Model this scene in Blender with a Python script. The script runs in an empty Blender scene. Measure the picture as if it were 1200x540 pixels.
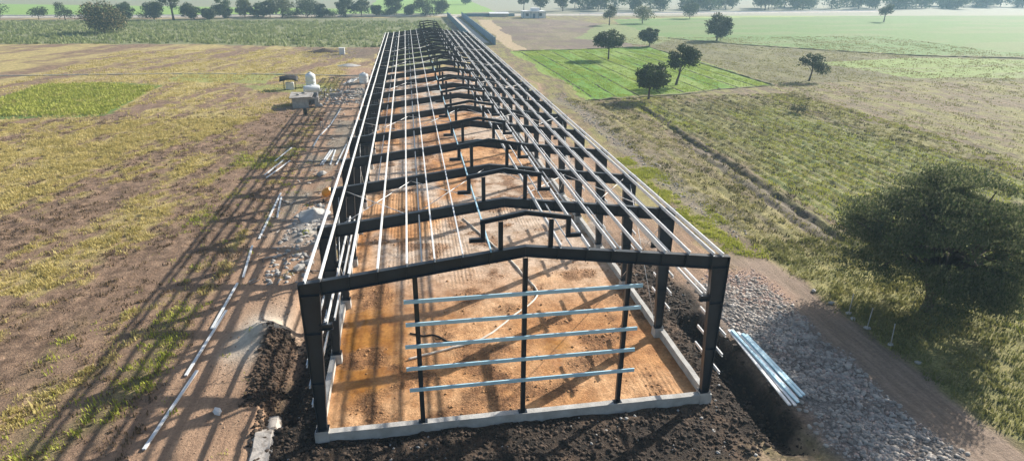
import bpy, math, random
import numpy as np
from mathutils import Vector, Matrix

# ------------------------------------------------------------------ camera
C = bpy.context.scene.collection
scene = bpy.context.scene
CAM = (5.289, -24.472, 20.814); PITCH = 0.39692; YAW = 0.16521; ROLL = 0.009377; FPX = 711.66
cam_data = bpy.data.cameras.new("camera"); cam = bpy.data.objects.new("camera", cam_data); C.objects.link(cam)
fw = Vector((math.sin(YAW)*math.cos(PITCH), math.cos(YAW)*math.cos(PITCH), -math.sin(PITCH)))
r0 = Vector((math.cos(YAW), -math.sin(YAW), 0)); u0 = r0.cross(fw)
rr = r0*math.cos(ROLL) + u0*math.sin(ROLL); uu = -r0*math.sin(ROLL) + u0*math.cos(ROLL)
M = Matrix((rr, uu, -fw)).transposed().to_4x4(); M.translation = Vector(CAM)
cam.matrix_world = M
cam_data.sensor_width = 36.0; cam_data.lens = 36.0*FPX/1200.0
cam_data.clip_start = 0.5; cam_data.clip_end = 9000
scene.camera = cam

# ------------------------------------------------------------------ sky, sun, exposure
SUN_EL = math.radians(28.0); SUN_AZ = math.radians(57.8)      # azimuth clockwise from +Y
world = bpy.data.worlds.new("World"); scene.world = world; world.use_nodes = True
wn = world.node_tree.nodes; wl = world.node_tree.links
sky = wn.new("ShaderNodeTexSky"); sky.sky_type = 'NISHITA'; sky.sun_disc = False
sky.sun_elevation = SUN_EL; sky.sun_rotation = SUN_AZ; sky.air_density = 1.2; sky.dust_density = 2.0
bg = wn["Background"]; bg.inputs['Strength'].default_value = 0.082
wl.new(sky.outputs[0], bg.inputs[0])
sun_d = bpy.data.lights.new("sun", 'SUN'); sun_d.energy = 5.0; sun_d.angle = math.radians(0.5); sun_d.color = (1.0, 0.93, 0.82)
sun = bpy.data.objects.new("sun", sun_d); C.objects.link(sun)
sv = Vector((math.sin(SUN_AZ)*math.cos(SUN_EL), math.cos(SUN_AZ)*math.cos(SUN_EL), math.sin(SUN_EL)))
sun.rotation_euler = sv.to_track_quat('Z', 'Y').to_euler()
sun.location = (60, 40, 60)
scene.view_settings.view_transform = 'Standard'; scene.view_settings.look = 'None'
scene.view_settings.exposure = 0.6; scene.view_settings.gamma = 1.0; scene.view_settings.use_curve_mapping = False
scene.render.engine = 'CYCLES'
scene.cycles.max_bounces = 6; scene.cycles.volume_bounces = 1; scene.cycles.diffuse_bounces = 3
scene.cycles.use_denoising = True
HAZE = 0.00047

rng = np.random.default_rng(7); random.seed(7)

# ------------------------------------------------------------------ helpers
def tag(o, label=None, cat=None, group=None, kind=None):
    if label: o['label'] = label
    if cat: o['category'] = cat
    if group: o['group'] = group
    if kind: o['kind'] = kind
    return o

def empty(name, loc=(0, 0, 0), rz=0, **k):
    o = bpy.data.objects.new(name, None); C.objects.link(o)
    o.location = loc; o.rotation_euler = (0, 0, rz); o.empty_display_size = 0.3
    return tag(o, **k)

class MB:
    def __init__(s): s.v = []; s.f = []
    def add(s, vs, fs):
        b = len(s.v); s.v += [tuple(v) for v in vs]; s.f += [tuple(i+b for i in f) for f in fs]; return s
    def hexa(s, p):     # p: 8 corners, bottom 4 ccw then top 4
        return s.add(p, [(3,2,1,0),(4,5,6,7),(0,1,5,4),(1,2,6,5),(2,3,7,6),(3,0,4,7)])
    def box(s, x0, x1, y0, y1, z0, z1):
        return s.hexa([(x0,y0,z0),(x1,y0,z0),(x1,y1,z0),(x0,y1,z0),(x0,y0,z1),(x1,y0,z1),(x1,y1,z1),(x0,y1,z1)])
    def prism(s, a, b, prof_a, prof_b=None):
        """a,b origins; prof lists of 3d offset vectors"""
        prof_b = prof_b or prof_a; n = len(prof_a)
        vs = [tuple(Vector(a)+Vector(q)) for q in prof_a] + [tuple(Vector(b)+Vector(q)) for q in prof_b]
        fs = [(i, (i+1) % n, n+(i+1) % n, n+i) for i in range(n)] + [tuple(range(n-1, -1, -1)), tuple(range(n, 2*n))]
        return s.add(vs, fs)
    def tube(s, pts, rads, n=8):
        pts = [Vector(p) for p in pts]
        if not hasattr(rads, '__len__'): rads = [rads]*len(pts)
        rings = []; ref = None
        for i, p in enumerate(pts):
            d = (pts[min(i+1, len(pts)-1)] - pts[max(i-1, 0)])
            d = d.normalized() if d.length > 1e-9 else Vector((0, 0, 1))
            if ref is None:
                ref = d.cross(Vector((0, 0, 1)));
                if ref.length < .05: ref = d.cross(Vector((1, 0, 0)))
            a = (ref - d*ref.dot(d)).normalized(); ref = a; b2 = d.cross(a)
            rings.append([p + (a*math.cos(2*math.pi*k/n) + b2*math.sin(2*math.pi*k/n))*rads[i] for k in range(n)])
        vs = [v for r in rings for v in r]; fs = []
        for i in range(len(rings)-1):
            for k in range(n):
                fs.append((i*n+k, i*n+(k+1) % n, (i+1)*n+(k+1) % n, (i+1)*n+k))
        fs.append(tuple(range(n-1, -1, -1))); fs.append(tuple((len(rings)-1)*n+k for k in range(n)))
        return s.add(vs, fs)
    def lathe(s, prof, c=(0, 0, 0), n=24):
        vs = [(c[0]+r*math.cos(2*math.pi*k/n), c[1]+r*math.sin(2*math.pi*k/n), c[2]+z) for r, z in prof for k in range(n)]
        fs = [(i*n+k, i*n+(k+1) % n, (i+1)*n+(k+1) % n, (i+1)*n+k) for i in range(len(prof)-1) for k in range(n)]
        fs.append(tuple(range(n-1, -1, -1))); fs.append(tuple((len(prof)-1)*n+k for k in range(n)))
        return s.add(vs, fs)
    def build(s, name, mat, parent=None, smooth=False, bevel=0):
        me = bpy.data.meshes.new(name); me.from_pydata(s.v, [], s.f); me.update()
        if mat: me.materials.append(mat)
        if smooth: me.polygons.foreach_set('use_smooth', [True]*len(me.polygons))
        o = bpy.data.objects.new(name, me); C.objects.link(o)
        if parent: o.parent = parent
        if bevel:
            m = o.modifiers.new('b', 'BEVEL'); m.width = bevel; m.segments = 2; m.limit_method = 'ANGLE'
        return o

def np_mesh(name, V, F, mat, smooth=False):
    """V (n,3), F (m,k) arrays -> object"""
    me = bpy.data.meshes.new(name)
    V = np.ascontiguousarray(V, np.float32); F = np.ascontiguousarray(F, np.int32); k = F.shape[1]
    me.vertices.add(len(V)); me.vertices.foreach_set('co', V.ravel())
    me.loops.add(F.size); me.loops.foreach_set('vertex_index', F.ravel())
    me.polygons.add(len(F)); me.polygons.foreach_set('loop_start', np.arange(0, F.size, k, dtype=np.int32))
    try: me.polygons.foreach_set('loop_total', np.full(len(F), k, np.int32))
    except Exception: pass
    me.update(calc_edges=True); me.validate()
    if smooth: me.polygons.foreach_set('use_smooth', np.ones(len(F), bool))
    if mat: me.materials.append(mat)
    o = bpy.data.objects.new(name, me); C.objects.link(o); return o

def copy_tree(o, parent=None):
    c = o.copy(); C.objects.link(c)
    if parent: c.parent = parent
    for ch in list(o.children): copy_tree(ch, c)
    return c

# lattice noise
_LAT = np.random.default_rng(11).random((256, 256))
def vnoise(x, y):
    xi = np.floor(x).astype(int); yi = np.floor(y).astype(int); fx = x-xi; fy = y-yi
    fx = fx*fx*(3-2*fx); fy = fy*fy*(3-2*fy)
    a = _LAT[xi & 255, yi & 255]; b = _LAT[(xi+1) & 255, yi & 255]; c = _LAT[xi & 255, (yi+1) & 255]; d = _LAT[(xi+1) & 255, (yi+1) & 255]
    return (a*(1-fx)+b*fx)*(1-fy) + (c*(1-fx)+d*fx)*fy
def fbm(x, y, o=4, g=.5):
    s = 0; a = 1; t = 0
    for i in range(o):
        s = s + a*vnoise(x*2**i+17.3*i, y*2**i+9.1*i); t += a; a *= g
    return s/t
def sm(e0, e1, x):
    t = np.clip((x-e0)/(e1-e0), 0, 1); return t*t*(3-2*t)
def band(a, b, w, x): return sm(a-w, a+w, x)*(1-sm(b-w, b+w, x))

# ------------------------------------------------------------------ materials
def new_mat(name):
    m = bpy.data.materials.new(name); m.use_nodes = True
    return m, m.node_tree.nodes, m.node_tree.links, m.node_tree.nodes['Principled BSDF']
def nnode(n, l, scale, detail=6, rough=.6, vec=None):
    t = n.new('ShaderNodeTexNoise'); t.inputs['Scale'].default_value = scale; t.inputs['Detail'].default_value = detail
    t.inputs['Roughness'].default_value = rough
    if vec is not None: l.new(vec, t.inputs['Vector'])
    return t
def ramp(n, l, src, stops):
    r = n.new('ShaderNodeValToRGB'); e = r.color_ramp.elements
    while len(e) < len(stops): e.new(.5)
    for i, (p, c) in enumerate(stops):
        e[i].position = p; e[i].color = (*c, 1) if len(c) == 3 else c
    l.new(src, r.inputs[0]); return r
def mat_noise(name, c1, c2, scale=4, rough=.8, metal=0, bump=0, bscale=None, lo=.35, hi=.65, objrand=0, spec=.5, r2=None):
    m, n, l, b = new_mat(name)
    g = n.new('ShaderNodeNewGeometry')
    t = nnode(n, l, scale, 6, .6, g.outputs['Position'])
    r = ramp(n, l, t.outputs[0], [(lo, c1), (hi, c2)])
    out = r.outputs[0]
    if objrand:
        oi = n.new('ShaderNodeObjectInfo'); hs = n.new('ShaderNodeHueSaturation')
        mr = n.new('ShaderNodeMapRange'); mr.inputs[3].default_value = 1-objrand; mr.inputs[4].default_value = 1+objrand
        l.new(oi.outputs['Random'], mr.inputs[0]); l.new(mr.outputs[0], hs.inputs['Value']); l.new(out, hs.inputs['Color']); out = hs.outputs[0]
    l.new(out, b.inputs['Base Color'])
    b.inputs['Roughness'].default_value = rough; b.inputs['Metallic'].default_value = metal
    b.inputs['Specular IOR Level'].default_value = spec
    if r2 is not None:
        mr = n.new('ShaderNodeMapRange'); mr.inputs[1].default_value = .35; mr.inputs[2].default_value = .65
        mr.inputs[3].default_value = rough; mr.inputs[4].default_value = r2; l.new(t.outputs[0], mr.inputs[0]); l.new(mr.outputs[0], b.inputs['Roughness'])
    if bump:
        t2 = nnode(n, l, bscale or scale*4, 5, .6, g.outputs['Position'])
        bp = n.new('ShaderNodeBump'); bp.inputs['Strength'].default_value = 1; bp.inputs['Distance'].default_value = bump
        l.new(t2.outputs[0], bp.inputs['Height']); l.new(bp.outputs[0], b.inputs['Normal'])
    return m
def mat_leaf(name, c1, c2, scale=.8, trans=.25):
    m, n, l, b = new_mat(name)
    g = n.new('ShaderNodeNewGeometry')
    t = nnode(n, l, scale, 4, .7, g.outputs['Position'])
    r = ramp(n, l, t.outputs[0], [(.3, c1), (.7, c2)])
    l.new(r.outputs[0], b.inputs['Base Color']); b.inputs['Roughness'].default_value = .6; b.inputs['Specular IOR Level'].default_value = .25
    tr = n.new('ShaderNodeBsdfTranslucent'); l.new(r.outputs[0], tr.inputs[0])
    mx = n.new('ShaderNodeMixShader'); mx.inputs[0].default_value = trans
    l.new(b.outputs[0], mx.inputs[1]); l.new(tr.outputs[0], mx.inputs[2]); l.new(mx.outputs[0], n['Material Output'].inputs[0])
    return m

MT = {}
MT['steel'] = mat_noise('painted steel', (.015, .023, .034), (.033, .044, .057), .7, .32, 0, .003, 3, r2=.52)
MT['galv'] = mat_noise('galvanised steel', (.70, .73, .75), (.86, .87, .88), 2.5, .38, .12, r2=.5)
MT['girt'] = mat_noise('galvanised girt', (.44, .73, .89), (.60, .84, .95), 2.0, .28, .1, r2=.42)  # bluish tint: the sky's reflection on the steel is put into the base colour
MT['conc'] = mat_noise('concrete', (.40, .39, .37), (.56, .55, .53), 1.5, .85, 0, .02, 9)
MT['stained_conc'] = mat_noise('stained concrete', (.12, .09, .07), (.50, .46, .42), 1.6, .9, 0, .03, 9, lo=.36, hi=.5)
MT['old_conc'] = mat_noise('weathered concrete', (.20, .18, .16), (.44, .42, .40), 1.1, .9, 0, .03, 9, lo=.38, hi=.6)
MT['block'] = mat_noise('concrete block', (.34, .33, .31), (.50, .48, .46), 2.5, .9, 0, .03, 6)
MT['stone'] = mat_noise('rubble stone', (.25, .215, .19), (.54, .50, .46), 1.6, .9, 0, .02, 12, lo=.3, hi=.7)
MT['brick'] = mat_noise('broken brick', (.42, .29, .24), (.55, .46, .42), 1.2, .9, 0, .02, 12, lo=.3, hi=.7)
MT['clod'] = mat_noise('dark soil clod', (.03, .021, .015), (.10, .068, .048), 2.0, .95, 0, .03, 14)
MT['pale_clod'] = mat_noise('tan soil clod', (.30, .19, .12), (.42, .29, .20), 2.0, .95, 0, .03, 14)
MT['white_plastic'] = mat_noise('white plastic', (.74, .79, .82), (.82, .86, .88), 1.0, .35)
MT['white_paint'] = mat_noise('white paint', (.66, .68, .70), (.8, .81, .82), .6, .7)
MT['blue_paint'] = mat_noise('blue paint', (.10, .19, .29), (.15, .25, .35), .5, .6)
MT['dark_cloth'] = mat_noise('dark tarpaulin', (.02, .02, .022), (.05, .05, .055), 2, .7, 0, .05, 3)
MT['orange'] = mat_noise('orange paint', (.78, .30, .03), (.85, .38, .05), 3, .45)
MT['rubber'] = mat_noise('black rubber', (.02, .02, .02), (.035, .035, .035), 6, .8)
MT['hose'] = mat_noise('pale hose', (.62, .56, .48), (.78, .72, .64), 2, .5)
MT['cable'] = mat_noise('dark cable', (.02, .016, .014), (.05, .035, .03), 2, .6)
MT['glass'] = mat_noise('dark window', (.02, .03, .04), (.05, .06, .08), 2, .15)
MT['bark'] = mat_noise('bark', (.06, .045, .035), (.12, .095, .075), 4, .95, 0, .03, 12)
MT['leaf_dark'] = mat_leaf('dark leaves', (.034, .052, .021), (.085, .115, .042))
MT['leaf_mid'] = mat_leaf('green leaves', (.045, .075, .022), (.095, .135, .045))
MT['leaf_pale'] = mat_leaf('pale leaves', (.10, .13, .05), (.20, .20, .09))
MT['leaf_straw'] = mat_leaf('straw leaves', (.22, .18, .09), (.38, .31, .17))
MT['leaf_big'] = mat_leaf('feathery leaves', (.085, .105, .052), (.22, .235, .12), .6, .4)
MT['grass_olive'] = mat_leaf('olive grass blades', (.20, .20, .065), (.44, .40, .16), .35, .3)
MT['bund_dark'] = mat_noise('dark bund soil', (.045, .05, .022), (.09, .09, .04), .6, .95, 0, .05, 4)
MT['grass'] = mat_leaf('dry grass blades', (.42, .355, .115), (.68, .58, .26), .35, .3)
MT['weed'] = mat_leaf('green weed blades', (.30, .34, .05), (.52, .53, .11), .5, .3)
MT['crop'] = mat_leaf('crop leaves', (.17, .23, .075), (.36, .38, .17), .25, .3)
MT['skin'] = mat_noise('skin', (.20, .11, .07), (.24, .14, .09), 8, .6)
MT['shirt'] = mat_noise('dark red shirt', (.10, .03, .025), (.14, .045, .035), 5, .9)
MT['trouser'] = mat_noise('pale trousers', (.45, .42, .40), (.55, .52, .5), 5, .9)
MT['hair'] = mat_noise('black hair', (.012, .01, .01), (.02, .018, .016), 20, .5)
MT['bund'] = mat_noise('bund soil', (.09, .10, .04), (.17, .17, .075), .6, .95, 0, .05, 4)
MT['pale_dirt'] = mat_noise('pale road dirt', (.52, .46, .38), (.64, .58, .50), .3, .9, 0, .03, 3)

def ground_mat():
    m, n, l, b = new_mat('ground soil and fields')
    def attr(nm):
        a = n.new('ShaderNodeAttribute'); a.attribute_name = nm; return a
    A = attr('colA'); B = attr('colB'); P = attr('par')
    sp = n.new('ShaderNodeSeparateColor'); l.new(P.outputs['Color'], sp.inputs[0])
    g = n.new('ShaderNodeNewGeometry'); pos = g.outputs['Position']
    mp = n.new('ShaderNodeMapping'); mp.inputs['Scale'].default_value = (1.6, .16, 1.0); l.new(pos, mp.inputs[0])
    n1 = nnode(n, l, .9, 10, .68, pos); n2 = nnode(n, l, 1.0, 8, .62, mp.outputs[0])
    mixn = n.new('ShaderNodeMix'); mixn.data_type = 'FLOAT'
    l.new(sp.outputs[0], mixn.inputs[0]); l.new(n1.outputs[0], mixn.inputs[2]); l.new(n2.outputs[0], mixn.inputs[3])
    mr = n.new('ShaderNodeMapRange'); mr.interpolation_type = 'SMOOTHSTEP'
    mr.inputs[1].default_value = .40; mr.inputs[2].default_value = .62; l.new(mixn.outputs[0], mr.inputs[0])
    cm = n.new('ShaderNodeMix'); cm.data_type = 'RGBA'
    l.new(mr.outputs[0], cm.inputs[0]); l.new(A.outputs['Color'], cm.inputs[6]); l.new(B.outputs['Color'], cm.inputs[7])
    n3 = nnode(n, l, 5.5, 8, .75, pos)
    v = n.new('ShaderNodeMapRange'); v.inputs[1].default_value = .3; v.inputs[2].default_value = .7; v.inputs[3].default_value = .42; v.inputs[4].default_value = 1.5
    l.new(n3.outputs[0], v.inputs[0])
    n4 = nnode(n, l, 1.5, 5, .7, mp.outputs[0]); n5 = nnode(n, l, 1.3, 6, .72, pos)
    n45 = n.new('ShaderNodeMix'); n45.data_type = 'FLOAT'; l.new(sp.outputs[0], n45.inputs[0]); l.new(n5.outputs[0], n45.inputs[2]); l.new(n4.outputs[0], n45.inputs[3])
    v2 = n.new('ShaderNodeMapRange'); v2.inputs[1].default_value = .36; v2.inputs[2].default_value = .60; v2.inputs[3].default_value = .62; v2.inputs[4].default_value = 1.25
    l.new(n45.outputs[0], v2.inputs[0])
    vm = n.new('ShaderNodeMath'); vm.operation = 'MULTIPLY'; l.new(v.outputs[0], vm.inputs[0]); l.new(v2.outputs[0], vm.inputs[1])  # grain tone, plus shade between plants painted in as dark value noise
    bc = n.new('ShaderNodeMath'); bc.operation = 'MINIMUM'; bc.inputs[1].default_value = 1; l.new(sp.outputs[2], bc.inputs[0])
    vx = n.new('ShaderNodeMix'); vx.data_type = 'FLOAT'; vx.inputs[2].default_value = 1; l.new(bc.outputs[0], vx.inputs[0]); l.new(vm.outputs[0], vx.inputs[3])
    hs = n.new('ShaderNodeHueSaturation'); l.new(cm.outputs[2], hs.inputs['Color']); l.new(vx.outputs[0], hs.inputs['Value'])
    # tyre and grader lines running along the building, where the fourth parameter says so
    rm = n.new('ShaderNodeMapping'); rm.inputs['Scale'].default_value = (1, .11, 1); l.new(pos, rm.inputs[0])
    wv = n.new('ShaderNodeTexWave'); wv.bands_direction = 'X'; wv.inputs['Scale'].default_value = 1.1; wv.inputs['Distortion'].default_value = 3.5
    wv.inputs['Detail'].default_value = 2; wv.inputs['Detail Scale'].default_value = .7; l.new(rm.outputs[0], wv.inputs['Vector'])
    rmul = n.new('ShaderNodeMath'); rmul.operation = 'MULTIPLY'; l.new(wv.outputs['Fac'], rmul.inputs[0]); l.new(P.outputs['Alpha'], rmul.inputs[1])
    l.new(hs.outputs[0], b.inputs['Base Color'])
    # wet patches: smooth where the 'wet' attribute beats a noise
    nw = nnode(n, l, .55, 5, .6, pos)
    ad = n.new('ShaderNodeMath'); ad.operation = 'ADD'; l.new(nw.outputs[0], ad.inputs[0]); l.new(sp.outputs[1], ad.inputs[1])
    wr = n.new('ShaderNodeMapRange'); wr.interpolation_type = 'SMOOTHSTEP'
    wr.inputs[1].default_value = .84; wr.inputs[2].default_value = 1.02; wr.inputs[3].default_value = .9; wr.inputs[4].default_value = .10
    l.new(ad.outputs[0], wr.inputs[0]); l.new(wr.outputs[0], b.inputs['Roughness'])
    b.inputs['Specular IOR Level'].default_value = .4
    nb = nnode(n, l, 7, 8, .7, pos)
    bp = n.new('ShaderNodeBump'); bp.inputs['Distance'].default_value = .24
    wb = n.new('ShaderNodeMapRange'); wb.inputs[1].default_value = .84; wb.inputs[2].default_value = 1.0; wb.inputs[3].default_value = 1; wb.inputs[4].default_value = .12
    l.new(ad.outputs[0], wb.inputs[0])
    mu = n.new('ShaderNodeMath'); mu.operation = 'MULTIPLY'; l.new(wb.outputs[0], mu.inputs[0]); l.new(sp.outputs[2], mu.inputs[1])
    l.new(mu.outputs[0], bp.inputs['Strength']); hadd = n.new('ShaderNodeMath'); hadd.operation = 'MULTIPLY_ADD'; hadd.inputs[1].default_value = .32
    l.new(rmul.outputs[0], hadd.inputs[0]); l.new(nb.outputs[0], hadd.inputs[2]); l.new(hadd.outputs[0], bp.inputs['Height']); l.new(bp.outputs[0], b.inputs['Normal'])
    return m

# ------------------------------------------------------------------ ground
YL = 122.48
def left_trench(x, y): return band(-2.9+.9*(fbm(y*.5, x*.1, 3)-.5), -1.35, .4, x)*band(1.5, 17, .8, y)
def right_trench(x, y): return band(21.9, 23.5+.2*np.sin(y), .35, x)*band(-4.0, 8.6, .7, y)
def ditch_x(y): return 41.6 + .045*(y-20) + .15*np.sin(y*.21)
def H(x, y):
    x = np.asarray(x, float); y = np.asarray(y, float)
    near = 1-sm(60, 140, np.hypot(x-8, y-20))
    h = (fbm(x*.35, y*.35, 4)-.5)*.16*near
    inside = band(.05, 19.95, .15, x)*band(.05, YL, .15, y)
    tr = (fbm(x*.8, y*.8, 4, .6)-.5)
    fl = -.03 + tr*.09 + .015*np.sin(x*6.5+2*fbm(x*.2, y*.2, 2)*6)*sm(.45, .6, fbm(x*.15+4, y*.15, 2))
    lump = sm(.55, .75, fbm(x*.45+31, y*.45+7, 3)); fl = fl + lump*.14*(fbm(x*3, y*3, 3)-.3)
    ring = band(-4.2, 24.0, .8, x)*band(-5.2, 200, .8, y)*(1-inside)
    ring = ring*np.where(x > 20, band(0, 24, 1, y)+band(-10, 0, 1, y), np.where(x < 0, 1-sm(18, 24, y), 1))
    ring = np.clip(ring, 0, 1)
    sp = (fbm(x*.9+3, y*.9, 5, .62)-.42)*.75
    h = h*(1-ring) + ring*(sp*.75-.12)
    h = h - .85*left_trench(x, y) + .22*band(-4.4, -3.2, .4, x)*band(3.0, 10.5, 1, y)*fbm(x*1.1, y*1.1, 4, .6)
    h = h - 1.05*right_trench(x, y)
    rub = band(24.6, 30.2, 1.0, x)*band(-14, 12.5, 2, y)
    h = h + rub*(.05+.3*(fbm(x*.6+9, y*.6, 4)-.35))
    d = x-ditch_x(y); dm = band(14, 76, 3, y); q = fbm(x*.9+60, y*.5, 4); d = d + (q-.5)*.9; nr = 1-sm(44, 60, y)
    h = h - dm*(.34*np.exp(-(d/.36)**2)*(.3+1.3*q) + nr*.26*np.exp(-((d+1.7)/.32)**2)*(.3+1.3*q)) + dm*.16*np.exp(-((d-.7)/.4)**2)*q*2
    fr = band(43.5, 74, 1.5, x)*band(-20, 82, 4, y) + .5*band(33.5, 40, 1, x)*band(18, 80, 4, y)
    h = h + fr*.10*np.sin(2*math.pi*(x+.25*np.sin(y*.09)+.5*fbm(x*.1, y*.15, 2))/1.45)*(.35+1.1*fbm(x*.3+8, y*.12, 3))
    cl = sm(.5, .75, fbm(x*1.15+5, y*1.15, 3)); h = h + near*cl*.13*((x < -9.5)+(x > 33.5))
    mound = .75*np.exp(-(((x+4.6)/1.0)**2 + ((y-9.8)/1.5)**2)) + .35*np.exp(-(((x+4.4)/1.2)**2+((y-26)/2.2)**2))
    h = h + mound*1.2
    h = h*(1-inside) + fl*inside
    return h

def grid_lines():
    def grow(s, st, r, end):
        o = []; v = s
        while v < end: v += st; st *= r; o.append(v)
        return o
    xs = list(np.arange(-34, 76, .29)); ys = list(np.arange(-14, 70, .28))
    xs = [-68-v for v in reversed(grow(-34, .3, 1.03, 2900))] + xs + grow(76, .32, 1.024, 2900)
    ys = [-14-8, -14-3] + ys + grow(70, .3, 1.0125, 2900)
    return np.array(xs), np.array(ys)
gx, gy = grid_lines()
X, Y = np.meshgrid(gx, gy, indexing='ij')
Z = H(X, Y)
# colours ----------------------------------------------------------
wx = X + (fbm(X*.5, Y*.5, 4)-.5)*1.6 + (fbm(X*.06+50, Y*.06, 3)-.5)*5*sm(40, 90, np.hypot(X-8, Y-10))
wy = Y + (fbm(X*.5+80, Y*.5, 4)-.5)*1.6 + (fbm(X*.06, Y*.06+70, 3)-.5)*5*sm(40, 90, np.hypot(X-8, Y-10))
cA = np.zeros(X.shape+(3,)); cB = np.zeros_like(cA); par = np.zeros_like(cA)
def put(mask, a, b, st=0., wet=0., bump=.6):
    m = np.clip(mask, 0, 1)[..., None]
    a = np.asarray(a, float); b = np.asarray(b, float)
    cA[:] = cA*(1-m)+a*m; cB[:] = cB*(1-m)+b*m
    p = np.stack(np.broadcast_arrays(np.asarray(st, float), np.asarray(wet, float), np.asarray(bump, float)), -1)
    par[:] = par*(1-m)+p*m
def mixc(a, b, t): return np.asarray(a)*(1-t[..., None]) + np.asarray(b)*t[..., None]
GR = (.56, .45, .19); SO = (.165, .104, .068); TAN = (.42, .265, .165)
ca, sa = .942, .335
U = wx*sa + wy*ca; Vv = wx*ca - wy*sa
def leftpat(u, v):
    return .42*fbm(u/48, v/5.0, 3) + .26*fbm(u/9+5, v/2.2, 4) + .32*fbm(u/2.0+15, v/.8, 4)
pn = leftpat(U, Vv) + .10*(fbm(X*1.3+4, Y*1.3, 3)-.5)
verge_soil = .075*band(-17, -8, 2.5, X)*(1-sm(45, 75, Y))
patch = sm(.438, .575, pn + verge_soil)
def grassiness_left(x, y):
    u = x*sa+y*ca; v = x*ca-y*sa
    return sm(.438, .575, leftpat(u, v) + .075*band(-17, -8, 2.5, x)*(1-sm(45, 75, y)))
# base: left field everywhere
put(np.ones_like(X), mixc(GR, SO, patch), mixc((.36, .29, .12), (.36, .24, .16), patch), .25, 0, .8)
# pinkish bare ground showing between the dry grass towards the track
bare = sm(.46, .60, fbm(X*.16+12, Y*.07+3, 4))*sm(-30, -13, X)*(1-sm(90, 130, Y))
put(bare*.75*(X < 5), (.36, .24, .16), (.22, .14, .095), .6, 0, .7)
# greener weeds along the shadowed verge
verge = sm(.50, .66, fbm(X*.28+40, Y*.16, 4))*band(-16, -8.8, 2, wx)*band(-20, 60, 8, wy)
put(verge*.45, (.22, .24, .07), (.12, .12, .05), .2, 0, .8)
# left green plot and the brown strip beside it
def inpoly(px, py, poly):
    ins = np.zeros(px.shape, bool); n = len(poly)
    for i in range(n):
        x0, y0 = poly[i]; x1, y1 = poly[(i+1) % n]
        c = ((y0 > py) != (y1 > py)) & (px < (x1-x0)*(py-y0)/(y1-y0+1e-12)+x0); ins ^= c
    return ins.astype(float)
put(inpoly(wx, wy, [(-39.5, 69), (-36.5, 73), (-40.2, 110), (-43.5, 110)]), (.21, .135, .09), (.30, .20, .14), .5, 0, .6)
put(inpoly(wx, wy, [(-66, 80), (-42.6, 79), (-43.4, 107), (-58, 113), (-68, 112)]), (.10, .20, .035), (.17, .25, .06), .3, 0, .8)
put(inpoly(wx, wy, [(-44, 112), (-24, 108), (-22, 122), (-46, 124)])*.8, (.34, .38, .10), (.24, .28, .08), .2, 0, .6)
put(inpoly(wx, wy, [(-22, 97), (-8, 96), (-8, 106), (-27, 106)])*.7, (.24, .32, .07), (.30, .30, .10), .2, 0, .6)
# far left crop field
put(inpoly(wx, wy, [(-230, 196), (-60, 190), (-30, 178), (0, 174), (0, 128), (13, 128), (24, 205), (24, 318), (-120, 308), (-230, 300)]), (.20, .225, .10), (.30, .30, .16), .3, 0, .8)
put(inpoly(wx, wy, [(-230, 262), (24, 272), (24, 318), (-120, 308), (-230, 300)])*.7, (.22, .22, .12), (.16, .17, .09), .1, 0, .5)
put(inpoly(wx, wy, [(-24, 150), (-4, 146), (-4, 170), (-26, 176)])*.8, (.10, .075, .055), (.25, .18, .13), .1, 0, .6)
# right-hand fields
rfld = sm(28, 32, wx)
pr = .5*fbm(wx/1.8, wy/18, 4)+.5*fbm(wx/1.2+9, wy/2.2+4, 4)
t = sm(.42, .57, pr)
put(rfld*(wy < 330), mixc((.34, .305, .11), (.17, .14, .075), t), mixc((.23, .225, .075), (.31, .225, .14), t), .7, 0, 1)
gr2 = sm(.42, .58, fbm(wx/9+3, wy/16, 4))
put(inpoly(wx, wy, [(43.5, -20), (75, -20), (72, 60), (66, 80), (44.5, 78)])*(.35+.65*gr2), (.21, .25, .07), (.33, .30, .115), .85, 0, .8)
put(band(33.5, 40.5, 1, wx)*band(8, 78, 5, wy)*(.3+.6*sm(.42, .58, fbm(wx/3, wy/9, 3))), (.42, .36, .16), (.30, .27, .10), .6, 0, .8)
put(.8*band(29.8, 33.6, .6, wx)*band(18, 44, 3, wy)*sm(.46, .56, fbm(wx*.8, wy*.5, 4)), (.46, .45, .09), (.36, .33, .11), .3, 0, .9)
put(band(31.6, 34.6, .4, wx)*band(22, 86, 4, wy)*.65, (.23, .19, .155), (.30, .25, .2), .6, 0, .6)
dd = wx-ditch_x(wy)
put((np.exp(-(dd/.55)**2)+.8*np.exp(-((dd+1.7)/.5)**2)*(1-sm(44, 60, wy)))*band(12, 78, 4, wy)*1.1, (.13, .10, .07), (.10, .10, .05), .8, 0, 1)
put(.75*band(-1.7, 0, .25, dd)*band(12, 50, 4, wy), (.20, .165, .13), (.27, .22, .17), .8, 0, .8)
for fx, fw_, fs in ((47.2, .35, .8), (51.0, .3, .6), (55.5, .5, .8), (60.2, .35, .6), (64.5, .4, .7)):
    put(fs*band(fx-fw_, fx+fw_, .25, wx+(fbm(wx*.1, wy*.06, 2)-.5)*1.5)*band(-20, 76, 8, wy)*sm(.38, .5, fbm(wx*.2, wy*.12, 3)), (.12, .115, .05), (.17, .15, .075), .9, 0, .9)
for fx, fw_, fs in ((35.2, .5, .7), (36.9, .4, .8), (38.6, .5, .7)):
    put(fs*band(fx-fw_, fx+fw_, .25, wx)*band(16, 80, 8, wy)*sm(.38, .5, fbm(wx*.2, wy*.12+4, 3)), (.21, .165, .12), (.27, .215, .14), .9, 0, .8)
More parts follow.
